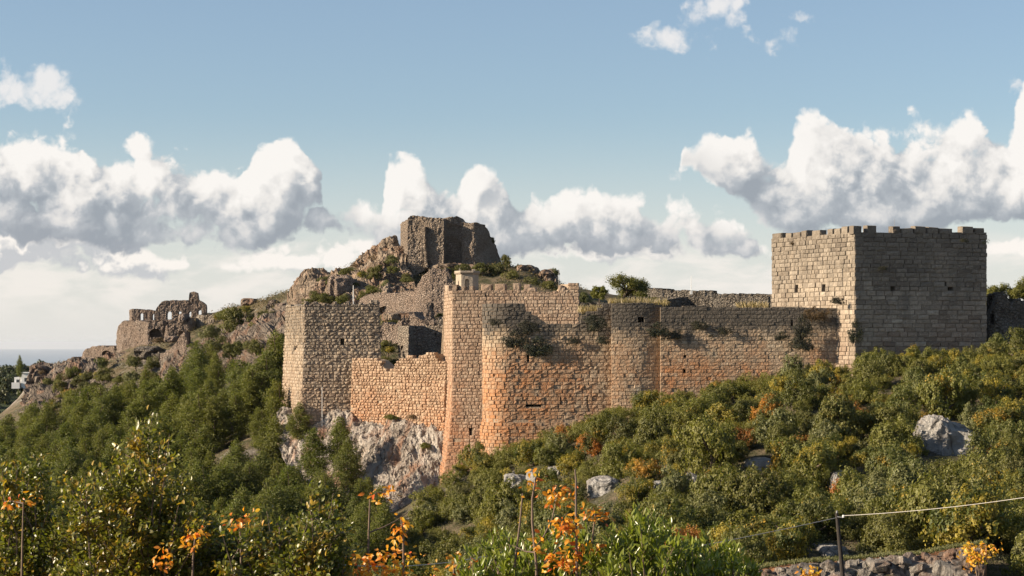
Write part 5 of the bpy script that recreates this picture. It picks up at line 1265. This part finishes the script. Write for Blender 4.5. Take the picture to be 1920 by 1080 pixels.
for k, (px, py, w, h) in enumerate([(1856, 590, 34, 56), (1878, 585, 40, 50), (1900, 580, 36, 46), (1922, 580, 44, 56), (1950, 585, 44, 50), (1985, 590, 50, 60)]):
    lone_tree(px, py, 222, w * 1.25, h * 1.1, ['narrow tree touching the far edge of the square tower', 'broad tree behind the gate fragment', 'tree right behind the tip of the gate fragment', 'tallest tree of the clump beyond the square tower', 'tree past the end of the gate ruin', 'outermost tree of the clump beyond the square tower'][k], 520 + k, 'oak', N=6000)
# dry grass on the wall top: stuff
gp = []
for px0, px1, py, D, n in [(1140, 1212, 573, 187.2, 420), (1085, 1140, 586, 187.0, 200), (1212, 1255, 573, 186.5, 90), (1380, 1440, 579, 184.5, 150)]:
    for k in range(n): q = P(r7.uniform(px0, px1), py, D + r7.uniform(-.6, 1.2)); gp.append(tuple(q))
gp = np.array(gp); rg = np.random.default_rng(5); N = len(gp)
v_, f_ = leaf_quads(gp + np.array([0, 0, .32]), rg.normal(0, .5, (N, 3)) + np.array([0, -1, 0]), .85, .09, rg, up=np.array([[0, 0, 1.0]]))
tag(link('dry_grass', mesh('dry_grass', v_, f_, [M['straw']])), 'straw-coloured grass growing along the top of the curtain wall', None, None, 'stuff')

# ---- rock outcrops showing through the brush
RL = ['broad pale rock face high among the bushes at right', 'pale triangular rock below the middle of the slope', 'flat pale rock ledge below the bastion edge', 'grey rock showing between bushes right of the ledge', 'small pale rock under the long curtain stretch', 'narrow rock slab beside a grey-green bush', 'low pale rock next to the rust-red bush', 'upright pale rock edge near the right margin', 'grey rock by the foot of the utility pole', 'small rock under the highest bushes below the square tower', 'slanting pale rock joined to the flat ledge', 'tiny pale rock high below the long curtain', 'pale rock tip right of the flat ledge', 'small rock lowest below the tall tower', 'little rock beneath the narrow slab', 'small grey rock left of the upright rock edge']
for k, (px, py, w, h, D) in enumerate(ROCKS):
    if w < 26 and h < 45: continue
    x, y = xy(px, D); z = gz(x, y)
    # slide along the line of sight until the rock sits in the ground
    for D2 in np.arange(D - 25, D + 30, .5):
        if to_px(*xy(px, D2), gz(*xy(px, D2)))[1] <= py + h * .2: D = D2; break
    boulder('rock_outcrop', RL[k], 'rock', px, py + h * .24, D, w * (1.08 if w > 90 else .82), h * (.92 if w > 90 else .8), 4.0, M['rock_pale'], 600 + k, sub=4 if w < 50 else 5, amp=.35, freq=.8, rot=r7.uniform(-.35, .1), group='rocks among the shrubs')

# ------------------------------------------------------------------ terrace wall, pole, cables
rt = np.random.default_rng(91)
import bmesh
def stone_blob(seed):
    r = np.random.default_rng(seed); bm = bmesh.new(); bmesh.ops.create_cube(bm, size=1.0); bmesh.ops.bevel(bm, geom=bm.edges[:], offset=.22, segments=1, affect='EDGES')
    me = bpy.data.meshes.new('stone')
    for v in bm.verts: v.co += Vector(r.normal(0, .055, 3))
    bm.to_mesh(me); bm.free(); return me
M['terrace_stone'] = rock_mat('terrace stone', (0.21, 0.185, 0.16), (0.38, 0.345, 0.30), (0.48, 0.45, 0.405), 0.6, 1.4)
TS = [stone_blob(700 + i) for i in range(8)]
for me in TS: me.materials.append(M['terrace_stone'])
tw = thing('terrace_wall', 'rough dry-stone terrace wall of grey boulders with red earth, by the utility pole', 'wall', P(1620, 1075, 103))
n_st = 0
for px in np.arange(1400, 1840, 11.0):
    topr = np.interp(px, [1400, 1470, 1530, 1600, 1660, 1720, 1790, 1840], [1074, 1064, 1058, 1054, 1048, 1046, 1032, 1026])
    py = topr
    while py < 1110:
        s = rt.uniform(13, 32) * (.8 if py == topr else 1); D = 103.5 - (py - topr) * .02 + rt.normal(0, .25)
        q = P(px + rt.normal(0, 7), py + s * .3, D); o = link('stone', TS[int(rt.integers(8))], tw)
        k = s / F * D; o.location = q - tw.location; o.scale = (k * rt.uniform(1.0, 1.7), k * 1.2, k * rt.uniform(.6, 1.0)); o.rotation_euler = tuple(rt.normal(0, .3, 3)); n_st += 1
        py += s * rt.uniform(.45, .75)
M['earth'] = mortar_mat('red earth', (0.23, 0.115, 0.06))
b = Bag()
for i, px in enumerate(np.arange(1390, 1860, 10)):
    topr = np.interp(px, [1400, 1470, 1530, 1600, 1660, 1720, 1790, 1840], [1074, 1064, 1058, 1054, 1048, 1046, 1032, 1026])
    for py, D in ((topr - 6, 107.5), (topr + 2, 104.6), (topr + 30, 103.9), (1125, 103.2)): b.v.append(tuple(P(px, py + 3 * rt.normal(), D) - tw.location))
    if i: o_ = (i - 1) * 4; b.f += [(o_ + k, o_ + k + 4, o_ + k + 5, o_ + k + 1) for k in range(3)]; b.mi += [0] * 3
link('earth_bank', b.mesh('earth_bank', [M['earth']], True), tw)
# low dry weeds and grass on the terrace
gp = []
for k in range(5200):
    px = rt.uniform(1400, 1850); topr = np.interp(px, [1400, 1470, 1530, 1600, 1660, 1720, 1790, 1840], [1074, 1064, 1058, 1054, 1048, 1046, 1032, 1026]); D = 105 + rt.random() ** 2 * 5
    x, y = xy(px, D); gp.append((x, y, max(gz(x, y), -(topr - 3 - HOR) / F * 105) if D < 106.5 else gz(x, y)))
gp = np.array(gp); N = len(gp)
v_, f_ = leaf_quads(gp + np.array([0, 0, .1]), rt.normal(0, .6, (N, 3)) + np.array([0, -.8, .3]), .22, .3, rt, up=np.array([[0, 0, 1.0]]))
tag(link('terrace_weeds', mesh('terrace_weeds', v_, f_, [M['olive']])), 'short weeds on the bank above the terrace wall', None, None, 'stuff')

M['wood'] = plain_mat('weathered dark wood', (0.035, 0.030, 0.026), 0.8, 0.2, 0, .3, 6.0)
M['cable'] = plain_mat('pale cable', (0.42, 0.40, 0.36), 0.55, 0.4)
M['metal'] = plain_mat('white painted metal', (0.72, 0.72, 0.70), 0.45, 0.4)
M['steel'] = plain_mat('thin grey steel', (0.25, 0.25, 0.25), 0.5, 0.5)
D0 = 98.0
pb, pt = P(1583, 1110, D0), P(1569, 962, D0)
pole = thing('utility_pole', 'dark slightly leaning wooden utility pole at the terrace wall', 'pole', pb)
b = Bag(); d_ = pt - pb; b.tube([d_ * t for t in (0, .35, .7, 1)], [.115, .11, .10, .085], 10); b.add([tuple(d_ + Vector((.1 * math.cos(a), .1 * math.sin(a), 0))) for a in np.linspace(0, 6.28, 10)[:-1]], [tuple(range(9))]); link('post', b.mesh('post', [M['wood']]), pole)
b = Bag(); h = d_ * .955; b.tube([h + Vector((-.02, -.1, 0)), h + Vector((.28, -.16, -.03))], .025, 6); link('bracket', b.mesh('bracket', [M['steel']]), pole)
b = Bag(); b.tube([h + Vector((.28, -.16, -.03)), h + Vector((.28, -.16, .05)), h + Vector((.28, -.16, .1))], [.05, .06, .035], 8); link('insulator', b.mesh('insulator', [M['metal']]), pole)
b = Bag(); b.tube([d_ + Vector((0, 0, -.02)), d_ + Vector((.01, 0, .12))], [.045, .04], 8); link('pole_cap', b.mesh('pole_cap', [M['steel']]), pole)
def cable(label, a, c, sag, r=.016, n=40):
    b = Bag(); pts = []
    for t in np.linspace(0, 1, n): q = a.lerp(c, t); q.z -= sag * 4 * t * (1 - t); pts.append(q - a)
    b.tube(pts, r, 6); o = link('power_cable', b.mesh('power_cable', [M['cable']], True), None, a); tag(o, label, 'cable', 'cables strung past the pole')
cable('pale cable running from the pole up to the right edge', pb + h + Vector((.28, -.16, .06)), P(2300, 858, 84), .42)
cable('pale cable sagging from the pole down to the left behind the bright green bush', pb + h + Vector((-.05, -.1, -.05)), P(960, 1085, 88), .12)
cable('pale cable sagging behind the orange saplings at the bottom', P(572, 1052, 62), P(990, 1022, 74), .42, .014)
pn = thing('white_signboard', 'small white board half hidden behind the glossy dark bush', 'board', P(576, 1085, 62))
b = Bag(); b.box(-.36, .30, -.03, .03, .12, .66); link('board', b.mesh('board', [M['metal']]), pn)
for x in (-.28, .22): b = Bag(); b.box(x - .025, x + .025, .032, .08, -1.2, .6); link('leg', b.mesh('leg', [M['steel']]), pn)

def rod(name, label, cat, px, y0, y1, D, r, mat, foot=None):
    p = P(px, y1, D); H = (y1 - y0) / F * D; o = thing(name, label, cat, p); b = Bag(); b.tube([(0, 0, 0), (0, 0, H)], [r, r * .7], 7); link('shaft', b.mesh('shaft', [mat]), o)
    b = Bag()
    if foot: b.box(-foot, foot, -foot, foot, -.06, .35); link('footing', b.mesh('footing', [M['metal']]), o)
    else: b.tube([(0, 0, H), (0, 0, H + r * 2.2)], [r * 1.5, r * .3], 7); link('tip', b.mesh('tip', [mat]), o)
    return o
rod('flagpole', 'bare white flagpole on top of the corner tower', 'pole', 662.5, 535, 571, 208.6, .055, M['metal'], .055)
rod('antenna_mast', 'thin mast with a white foot on the grey ward wall', 'mast', 1296, 517, 551, 233, .035, M['metal'], .14)
rod('thin_mast', 'thin mast among the rocks right of the keep', 'mast', 1048, 507, 535, 262, .045, M['steel'])
rod('lightning_rod', 'short thin rod above the dark face of the square tower', 'rod', 1677, 411, 434, 184, .02, M['steel'])
rod('drain_pipe', 'thin pale vertical pipe down the dark face of the corner tower', 'pipe', 604, 727, 806, 206.4, .035, M['metal'])
rod('finial_rod', 'tiny rod on the belvedere turret roof', 'rod', 862, 503, 512, 193.4, .02, M['steel'])

# white house far off in the woods, and the trees round it
def far_house():
    c = P(46, 716, 600); root = thing('white_house', 'white flat-roofed house far off among the trees left of the spur', 'house', c); mw = M['metal']
    def w(x0, x1, y0, y1, z0, z1, nm='wall'): b = Bag(); b.box(x0, x1, y0, y1, z0, z1); link(nm, b.mesh(nm, [mw]), root)
    w(-1.0, 5.2, 0, 6, -2, 2.6); w(-3.2, -1.02, .4, 6, -2, 1.4); w(-3.6, -1.2, -1.3, .38, -2, -.2, 'terrace')
    w(-1.3, 5.5, -.3, 6.3, 2.62, 2.85, 'roof'); w(1.4, 4.2, 1, 4, 2.86, 4.3, 'stair_tower')
    M['dark_glass'] = plain_mat('dark window', (0.03, 0.035, 0.04), 0.15, 0.6)
    for x, z in ((.4, .6), (2.2, .6), (4.0, .6), (-2.1, .1)): b = Bag(); y = -.03 if x > -1 else .37; b.box(x - .45, x + .45, y - .02, y + .02, z - .5, z + .6); link('window', b.mesh('window', [M['dark_glass']]), root)
far_house()
M['far_leaf'] = leaf_mat('far woodland leaves', [(0.055, 0.07, 0.032), (0.075, 0.085, 0.04), (0.05, 0.062, 0.034), (0.10, 0.10, 0.04)])
FT = [mesh('far_tree', *shrub_crown(800 + i, N=900, leaf=.24, H=1.5), [M['far_leaf']]) for i in range(5)]
r8 = random.Random(12); far = []
while len(far) < 120:
    D = r8.uniform(470, 690); px = r8.uniform(-70, 110); x, y = xy(px, D); z = gz(x, y); py = to_px(x, y, z)[1]
    if abs(x - P(46, 716, 600).x) < 6 and D < 602: 
        if D > 560: continue
    if any((x - q[0]) ** 2 + (y - q[1]) ** 2 < 16 for q in far): continue
    far.append((x, y, z, px, py))
FL_ = [dict(px=q[4 - 1], py=q[4], y=q[1], q=q, s=r8.uniform(2.0, 3.6)) for q in far if -60 < q[3] < 75]
name_by_place(FL_, lambda q: ('behind the white house' if q['y'] > 600 else 'in front of the white house' if q['y'] > 540 else 'nearest the spur') + (' at the edge' if q['px'] < 5 else ' just left of it' if q['px'] < 40 else ' by its wall'), 'distant tree', lambda q: 'small' if q['s'] < 2.5 else 'rounded' if q['s'] < 3.0 else 'big')
for it in FL_:
    x, y, z = it['q'][:3]; s = it['s']; o = link('far_tree', r8.choice(FT), None, (x, y, z - .3)); o.scale = (s, s, s * r8.uniform(.9, 1.3)); o.rotation_euler = (0, 0, r8.uniform(0, 6.28))
    tag(o, it['label'], 'tree', 'distant trees around the white house')
pc = P(38, 712, 596); o = thing('cypress_tree', 'dark pointed cypress beside the white house', 'tree', pc)
c = link('crown', PINES[0], o); c.scale = (5.2, 5.2, 7.5); t = link('trunk', PINE_TRUNKS[0], o); t.scale = (7, 7, 7)

# ------------------------------------------------------------------ plants close to the camera
M['glossy'] = leaf_mat('glossy dark leaves', [(0.11, 0.12, 0.016), (0.145, 0.145, 0.022)], rough=0.36, spec=0.5, trans=0.4, per_leaf=0.95, patch=((0.26, 0.17, 0.022), 0.44, 7.0))
M['fresh'] = leaf_mat('bright green leaves', [(0.16, 0.19, 0.024), (0.185, 0.205, 0.03)], rough=0.30, spec=0.55, trans=0.4, per_leaf=0.6)
M['flame'] = leaf_mat('orange autumn leaf', [(0.60, 0.20, 0.02), (0.64, 0.30, 0.03), (0.58, 0.25, 0.02), (0.52, 0.10, 0.02), (0.62, 0.38, 0.05), (0.45, 0.24, 0.06)], rough=0.4, spec=0.4, trans=0.45, per_leaf=0.4)
def leaf_mesh(L, W, mat, curl, seed):
    r = np.random.default_rng(seed); v = [(0, 0, 0)]; n = 4
    for i in range(1, n):
        t = i / n; w = W / 2 * math.sin(math.pi * t ** .8); z = -curl * t * t * L
        v += [(t * L, -w, z + .18 * w), (t * L, 0, z - .1 * w), (t * L, w, z + .18 * w)]
    v.append((L, 0, -curl * L)); f = [(0, 1, 2), (0, 2, 3)]
    for i in range(n - 2): a = 1 + 3 * i; f += [(a, a + 3, a + 4, a + 1), (a + 1, a + 4, a + 5, a + 2)]
    a = 1 + 3 * (n - 2); e = len(v) - 1; f += [(a, e, a + 1), (a + 1, e, a + 2)]
    return mesh('leaf', v, f, [mat], True)
def basis(d, nrm):
    x = d.normalized(); z = (nrm - x * nrm.dot(x)); z = z.normalized() if z.length > 1e-4 else x.orthogonal().normalized(); y = z.cross(x)
    return Matrix(((x.x, y.x, z.x, 0), (x.y, y.y, z.y, 0), (x.z, y.z, z.z, 0), (0, 0, 0, 1)))

def leafy_bush(name, label, cat, foot, tips, leaves, per, matn, seed, single=0, spread=.05, along=.55, twig_r=.006, jit=.22, upright=.4, group=None, sub=4):
    """branches from the foot to every tip, side twigs, leaves set round the upper part"""
    r = np.random.default_rng(seed); root = thing(name, label, cat, foot, group); b = Bag(); anchors = []
    for tp in tips:
        e = tp - foot; m1 = e * .45 + Vector(r.normal(0, .10, 3)); m1.z = e.z * .55; pts = [Vector((0, 0, 0)), m1 * .55 + Vector((0, 0, e.z * .05)), m1, m1.lerp(e, .6) + Vector(r.normal(0, .03, 3)), e]
        b.tube(pts, [twig_r * 2.2, twig_r * 1.8, twig_r * 1.2, twig_r * .8, twig_r * .3], 5)
        def on(t):
            u = t * 4; k = min(3, int(u)); return pts[k].lerp(pts[k + 1], u - k), (pts[k + 1] - pts[k]).normalized()
        anchors += [(*on(t), .7) for t in np.linspace(along, 1, 9)]
        for k in range(sub):
            t = r.uniform(along, .93); p, d = on(t); q = p + (d * .6 + Vector(r.normal(0, 1, 3)).normalized() * .9 + Vector((0, 0, upright))).normalized() * r.uniform(.4, 1.5) * jit
            b.tube([p, p.lerp(q, .5) + Vector(r.normal(0, .012, 3)), q], [twig_r * .5, twig_r * .35, twig_r * .15], 4)
            anchors += [(p.lerp(q, t), (q - p).normalized(), 1.0) for t in np.linspace(.2, 1, 6)]
    link('branches', b.mesh('branches', [M['twig']]), root)
    Ms = []
    for p, d, w in anchors:
        for k in range(int(per * w + r.random())):
            v = (d * r.uniform(.1, 1.0) + Vector(r.normal(0, .55, 3)) + Vector((0, 0, upright * .6))).normalized()
            n = Vector(r.normal(0, .55, 3)) + Vector((-.2, -.5, .9)); s = r.uniform(.6, 1.25)
            T = Matrix.Translation(p + Vector(r.normal(0, spread, 3))) @ basis(v, n) @ Matrix.Scale(s, 4); Ms.append(((foot + T.translation).y - s * .5, T))
    Ms.sort(key=lambda q: q[0])
    vis = [q for q in Ms if to_px(*(foot + q[1].translation))[1] < 1075]
    first = vis[:single] if len(vis) > single else vis
    if single:
        ids = set(id(q) for q in first)
        for q in first: o = link('leaf', leaves[int(r.integers(len(leaves)))], root); o.matrix_local = q[1]
        Ms = [q for q in Ms if id(q) not in ids]
    LV = [np.array([v.co[:] for v in m.vertices]) for m in leaves]; LF = [[tuple(p.vertices) for p in m.polygons] for m in leaves]; VV, FF, o_ = [], [], 0
    for _, T in Ms:
        k = int(r.integers(len(leaves))); A = np.array(T); v = LV[k] @ A[:3, :3].T + A[:3, 3]; VV.append(v); FF += [tuple(i + o_ for i in f) for f in LF[k]]; o_ += len(v)
    if VV:
        c = link('crown' if not single else 'foliage', mesh('foliage', np.concatenate(VV), FF, [M[matn]], True), root)
        if single: c['kind'] = 'stuff'
    return root

GL = [leaf_mesh(.030, .019, M['glossy'], .25, i) for i in range(3)]
FL = [leaf_mesh(.048, .0135, M['fresh'], .12, 10 + i) for i in range(3)]
OL = [leaf_mesh(.038, .021, M['flame'], c, 20 + i) for i, c in enumerate((.35, .6, .15))]
def tips_of(L, D, dj=.5, seed=0):
    r = np.random.default_rng(seed); return [P(px, py, D + r.uniform(-dj, dj)) for px, py in L]
def foot_at(px, D): x, y = xy(px, D); return Vector((x, y, gz(x, y)))
def fill(poly_top, n, seed, lo=1120):
    """branch tips under an outline [(px, row)]"""
    r = np.random.default_rng(seed); X = [p[0] for p in poly_top]; Y = [p[1] for p in poly_top]; out = []
    for k in range(n): px = r.uniform(X[0], X[-1]); t = np.interp(px, X, Y); out.append((px, t + (lo - t) * r.random() ** 1.6))
    return out
G1 = [(-40, 880), (20, 870), (55, 866), (75, 900), (95, 945), (120, 980)]
G2 = [(105, 960), (140, 905), (170, 885), (185, 930), (200, 860), (235, 838), (262, 842), (300, 850), (340, 900), (372, 930), (395, 985)]
G3 = [(395, 1000), (430, 985), (470, 970), (500, 960), (530, 985), (560, 968), (600, 950), (625, 940), (640, 965), (655, 1000)]
leafy_bush('glossy_bush', 'dark glossy small-leaved bush in the bottom left corner', 'bush', foot_at(20, 12.2), tips_of(fill(G1, 46, 1) + [(30, 868), (60, 870), (8, 880)], 12.2, .5, 1), GL, 9, 'glossy', 901, jit=.14, spread=.02, sub=6)
leafy_bush('glossy_bush', 'tallest dark glossy bush, a bare twig rising above it', 'bush', foot_at(270, 11.5), tips_of(fill(G2, 92, 2) + [(262, 805), (270, 795), (285, 800), (258, 830), (235, 838), (300, 835), (175, 885), (318, 815)], 11.5, .6, 2), GL, 9, 'glossy', 902, jit=.15, spread=.022, sub=6)
leafy_bush('glossy_bush', 'dark glossy bush with loose upright sprays, left of the orange saplings', 'bush', foot_at(540, 11.0), tips_of(fill(G3, 62, 3) + [(500, 958), (600, 935), (625, 925), (430, 980)], 11.0, .5, 3), GL, 8, 'glossy', 903, jit=.14, spread=.02, sub=6)
B1 = [(870, 1040), (900, 1015), (940, 1000), (1000, 1000), (1050, 1010), (1100, 1000)]
B2 = [(1100, 1010), (1130, 1010), (1160, 990), (1190, 975), (1215, 966), (1240, 985), (1258, 1010), (1275, 1030), (1300, 1025)]
B3 = [(1280, 1030), (1300, 1010), (1340, 1000), (1370, 1030), (1400, 1060), (1420, 1075)]
leafy_bush('green_bush', 'bright green bush with narrow leaves behind the orange saplings', 'bush', foot_at(985, 10.5), tips_of(fill(B1, 46, 4), 10.5, .4, 4), FL, 7, 'fresh', 911, single=300, jit=.12, spread=.012, upright=1.1)
leafy_bush('green_bush', 'bright green bush with narrow upright leaves, peaked, at bottom centre', 'bush', foot_at(1205, 10.2), tips_of(fill(B2, 56, 5) + [(1215, 966), (1190, 975)], 10.2, .4, 5), FL, 7, 'fresh', 912, single=300, jit=.12, spread=.012, upright=1.1)
leafy_bush('green_bush', 'low bright green bush, rightmost of the narrow-leaved ones', 'bush', foot_at(1345, 10.6), tips_of(fill(B3, 36, 6), 10.6, .4, 6), FL, 7, 'fresh', 913, single=300, jit=.12, spread=.012, upright=1.1)

def sapling(label, stem, branches, clusters, D, seed, r0=.0075):
    """bare stem (view points), side branches, clusters of large orange leaves (px, row, how many)"""
    r = np.random.default_rng(seed); foot = foot_at(stem[0][0], D); foot = Vector((P(stem[0][0], stem[0][1], D).x, D, foot.z)); root = thing('orange_sapling', label, 'sapling', foot, 'autumn saplings close to the camera')
    b = Bag(); pts = [Vector((0, 0, 0))] + [P(px, py, D) - foot for px, py in stem]; b.tube(pts, list(np.linspace(r0 * 1.4, r0 * .55, len(pts))), 6); link('stem', b.mesh('stem', [M['twig']], True), root)
    for br in branches: b = Bag(); q = [P(px, py, D + .03 * k) - foot for k, (px, py) in enumerate(br)]; b.tube(q, list(np.linspace(r0 * .7, r0 * .3, len(q))), 5); link('twig', b.mesh('twig', [M['twig']], True), root)
    for px, py, n in clusters:
        c = P(px, py, D) - foot; hub = c + Vector((0, 0, .0))
        for k in range(int(n * 3.6)):
            a = r.uniform(0, 6.28); d = Vector((math.cos(a), math.sin(a) * .8, r.uniform(-1.0, .25))).normalized(); p = hub + Vector(r.normal(0, .026, 3))
            o = link('leaf', OL[int(r.integers(3))], root); o.matrix_local = Matrix.Translation(p) @ basis(d, Vector(r.normal(0, .5, 3)) + Vector((-.3, -.6, .7))) @ Matrix.Scale(r.uniform(.55, 1.1), 4)
sapling('bare straight sapling with few orange leaves at its tip, before the cliff foot', [(690, 1130), (690, 1040), (692, 980), (694, 925)], [[(694, 935), (705, 925), (722, 922)], [(693, 998), (720, 988), (745, 975), (765, 960)]], [(703, 930, 3), (718, 924, 4), (730, 926, 3)], 11.0, 31)
sapling('leaning twiggy sapling with orange leaves in tiers, left of the bright green bushes', [(757, 1150), (757, 1060), (756, 1000), (752, 975)], [[(757, 1030), (735, 1040), (700, 1052)], [(756, 1005), (770, 990)]], [(750, 985, 4), (756, 992, 3), (740, 1012, 4), (748, 1000, 4), (770, 1040, 4), (766, 1050, 3), (735, 1040, 4), (705, 1045, 5), (690, 1050, 5), (668, 1045, 4), (720, 1060, 5), (700, 1066, 5), (740, 1066, 5), (760, 1075, 5), (680, 1072, 5)], 10.6, 32)
sapling('short sapling with few orange leaves crossing the low cable', [(850, 1150), (851, 1070), (853, 1050)], [], [(852, 1050, 4), (846, 1055, 3), (808, 1070, 4), (890, 1060, 4)], 10.8, 33)
sapling('left one of the two tall bare stems in the middle, almost leafless', [(963, 1180), (965, 1060), (975, 980), (980, 925)], [], [(978, 922, 1)], 10.4, 34)
sapling('forked tall stem with orange leaves along its top and right fork', [(1010, 1160), (1005, 1050), (998, 980), (998, 935), (1004, 900), (1006, 892)], [[(1003, 1030), (1020, 1005), (1035, 975), (1042, 940), (1040, 925)], [(1003, 1036), (985, 1034), (960, 1022)]], [(1002, 898, 4), (994, 912, 2), (1040, 926, 4), (1028, 935, 4), (1052, 928, 4), (1066, 930, 5), (1076, 928, 3), (1000, 1016, 3), (1008, 1028, 3)], 10.2, 35)
sapling('tall thin dark stem right of the forked one, with orange leaves low down', [(1083, 1150), (1081, 1040), (1080, 960), (1080, 900), (1078, 880)], [[(1081, 1000), (1065, 990), (1050, 985)]], [(1060, 985, 5), (1046, 985, 4), (1070, 992, 5), (1074, 978, 4), (1040, 984, 3), (1066, 1002, 4), (1090, 1030, 4), (1075, 1040, 5), (1050, 1040, 5), (1034, 1048, 5), (1060, 1056, 5), (1080, 1056, 5), (1040, 1062, 5)], 10.0, 36)
sapling('short stem topped by an umbrella of orange leaves, rightmost in the middle', [(1105, 1160), (1108, 1060), (1112, 1000), (1116, 965)], [[(1116, 966), (1126, 962), (1136, 960)]], [(1114, 962, 4), (1104, 962, 4), (1124, 962, 3), (1134, 961, 2), (1120, 1028, 4), (1112, 1036, 3)], 10.3, 37)
sapling('orange-leaved sapling poking through the tallest glossy bush', [(360, 1150), (362, 1050), (366, 1005)], [], [(366, 1005, 5), (372, 998, 4), (360, 1016, 4), (352, 1012, 3), (300, 1050, 5), (308, 1040, 4), (304, 1062, 4)], 10.8, 38)
sapling('red-orange spray of leaves between the two right-hand glossy bushes', [(452, 1150), (452, 1040), (450, 985)], [[(450, 985), (470, 972), (480, 965)]], [(446, 978, 4), (432, 985, 4), (460, 974, 4), (478, 966, 2)], 10.8, 39)
sapling('orange leaves at the top of the corner glossy bush', [(40, 1150), (42, 1020), (44, 942)], [[(44, 944), (24, 940), (8, 940)]], [(14, 942, 4), (42, 942, 4), (62, 940, 3)], 11.4, 40)
# yellow-leaved young tree by the terrace, and one lower left of it
def young_tree(label, px, py, D, w, h, seed, n):
    r = np.random.default_rng(seed); foot = P(px, py, D); root = thing('young_tree', label, 'tree', foot); b = Bag(); tips = []
    W = w / F * D / 2; H = h / F * D
    for k in range(9):
        a = r.uniform(0, 6.28); e = Vector((W * .8 * math.cos(a), W * .6 * math.sin(a), H * r.uniform(.5, .95))); b.tube([(0, 0, -.5), e * .4 + Vector((0, 0, .1)), e], [.03, .02, .008], 5); tips += [e, e * .8]
    link('stems', b.mesh('stems', [M['twig']]), root)
    LM = [leaf_mesh(.26, .12, M['yellow_leaf'], .4, 50 + i) for i in range(2)]
    for k in range(n):
        t = tips[int(r.integers(len(tips)))]; p = t + Vector(r.normal(0, W * .28, 3)); o = link('leaf', LM[k % 2], root)
        o.matrix_local = Matrix.Translation(p) @ basis(Vector((r.normal(), r.normal(), -.5 + r.normal() * .4)), Vector(r.normal(0, .4, 3)) + Vector((-.3, -.7, .6))) @ Matrix.Scale(r.uniform(.6, 1.1), 4)
M['yellow_leaf'] = leaf_mat('yellow autumn leaf', [(0.62, 0.40, 0.03), (0.60, 0.34, 0.03), (0.55, 0.20, 0.02), (0.50, 0.42, 0.05)], rough=.45, trans=.4, per_leaf=.4)
young_tree('yellow-leaved young tree with some orange leaves at bottom right', 1838, 1092, 96, 64, 72, 61, 190)
young_tree('small yellow-leaved shoot below the pole, at the bottom edge', 1522, 1094, 97, 42, 28, 62, 80)

# ------------------------------------------------------------------ air between here and the sea
m_, t_ = new_mat('haze'); pv = t_.n('VolumePrincipled', {'Color': (0.86, 0.92, 1.0, 1), 'Density': 1.6e-5, 'Anisotropy': 0.3}); t_.n('OutputMaterial', {'Volume': pv.outputs[0]})
b = Bag(); b.box(-41000, 41000, -4000, 91000, -420, 45); hz = link('haze', b.mesh('haze', [m_])); tag(hz, 'thin pale haze lying over valley and sea', None, None, 'stuff'); hz.display_type = 'WIRE'
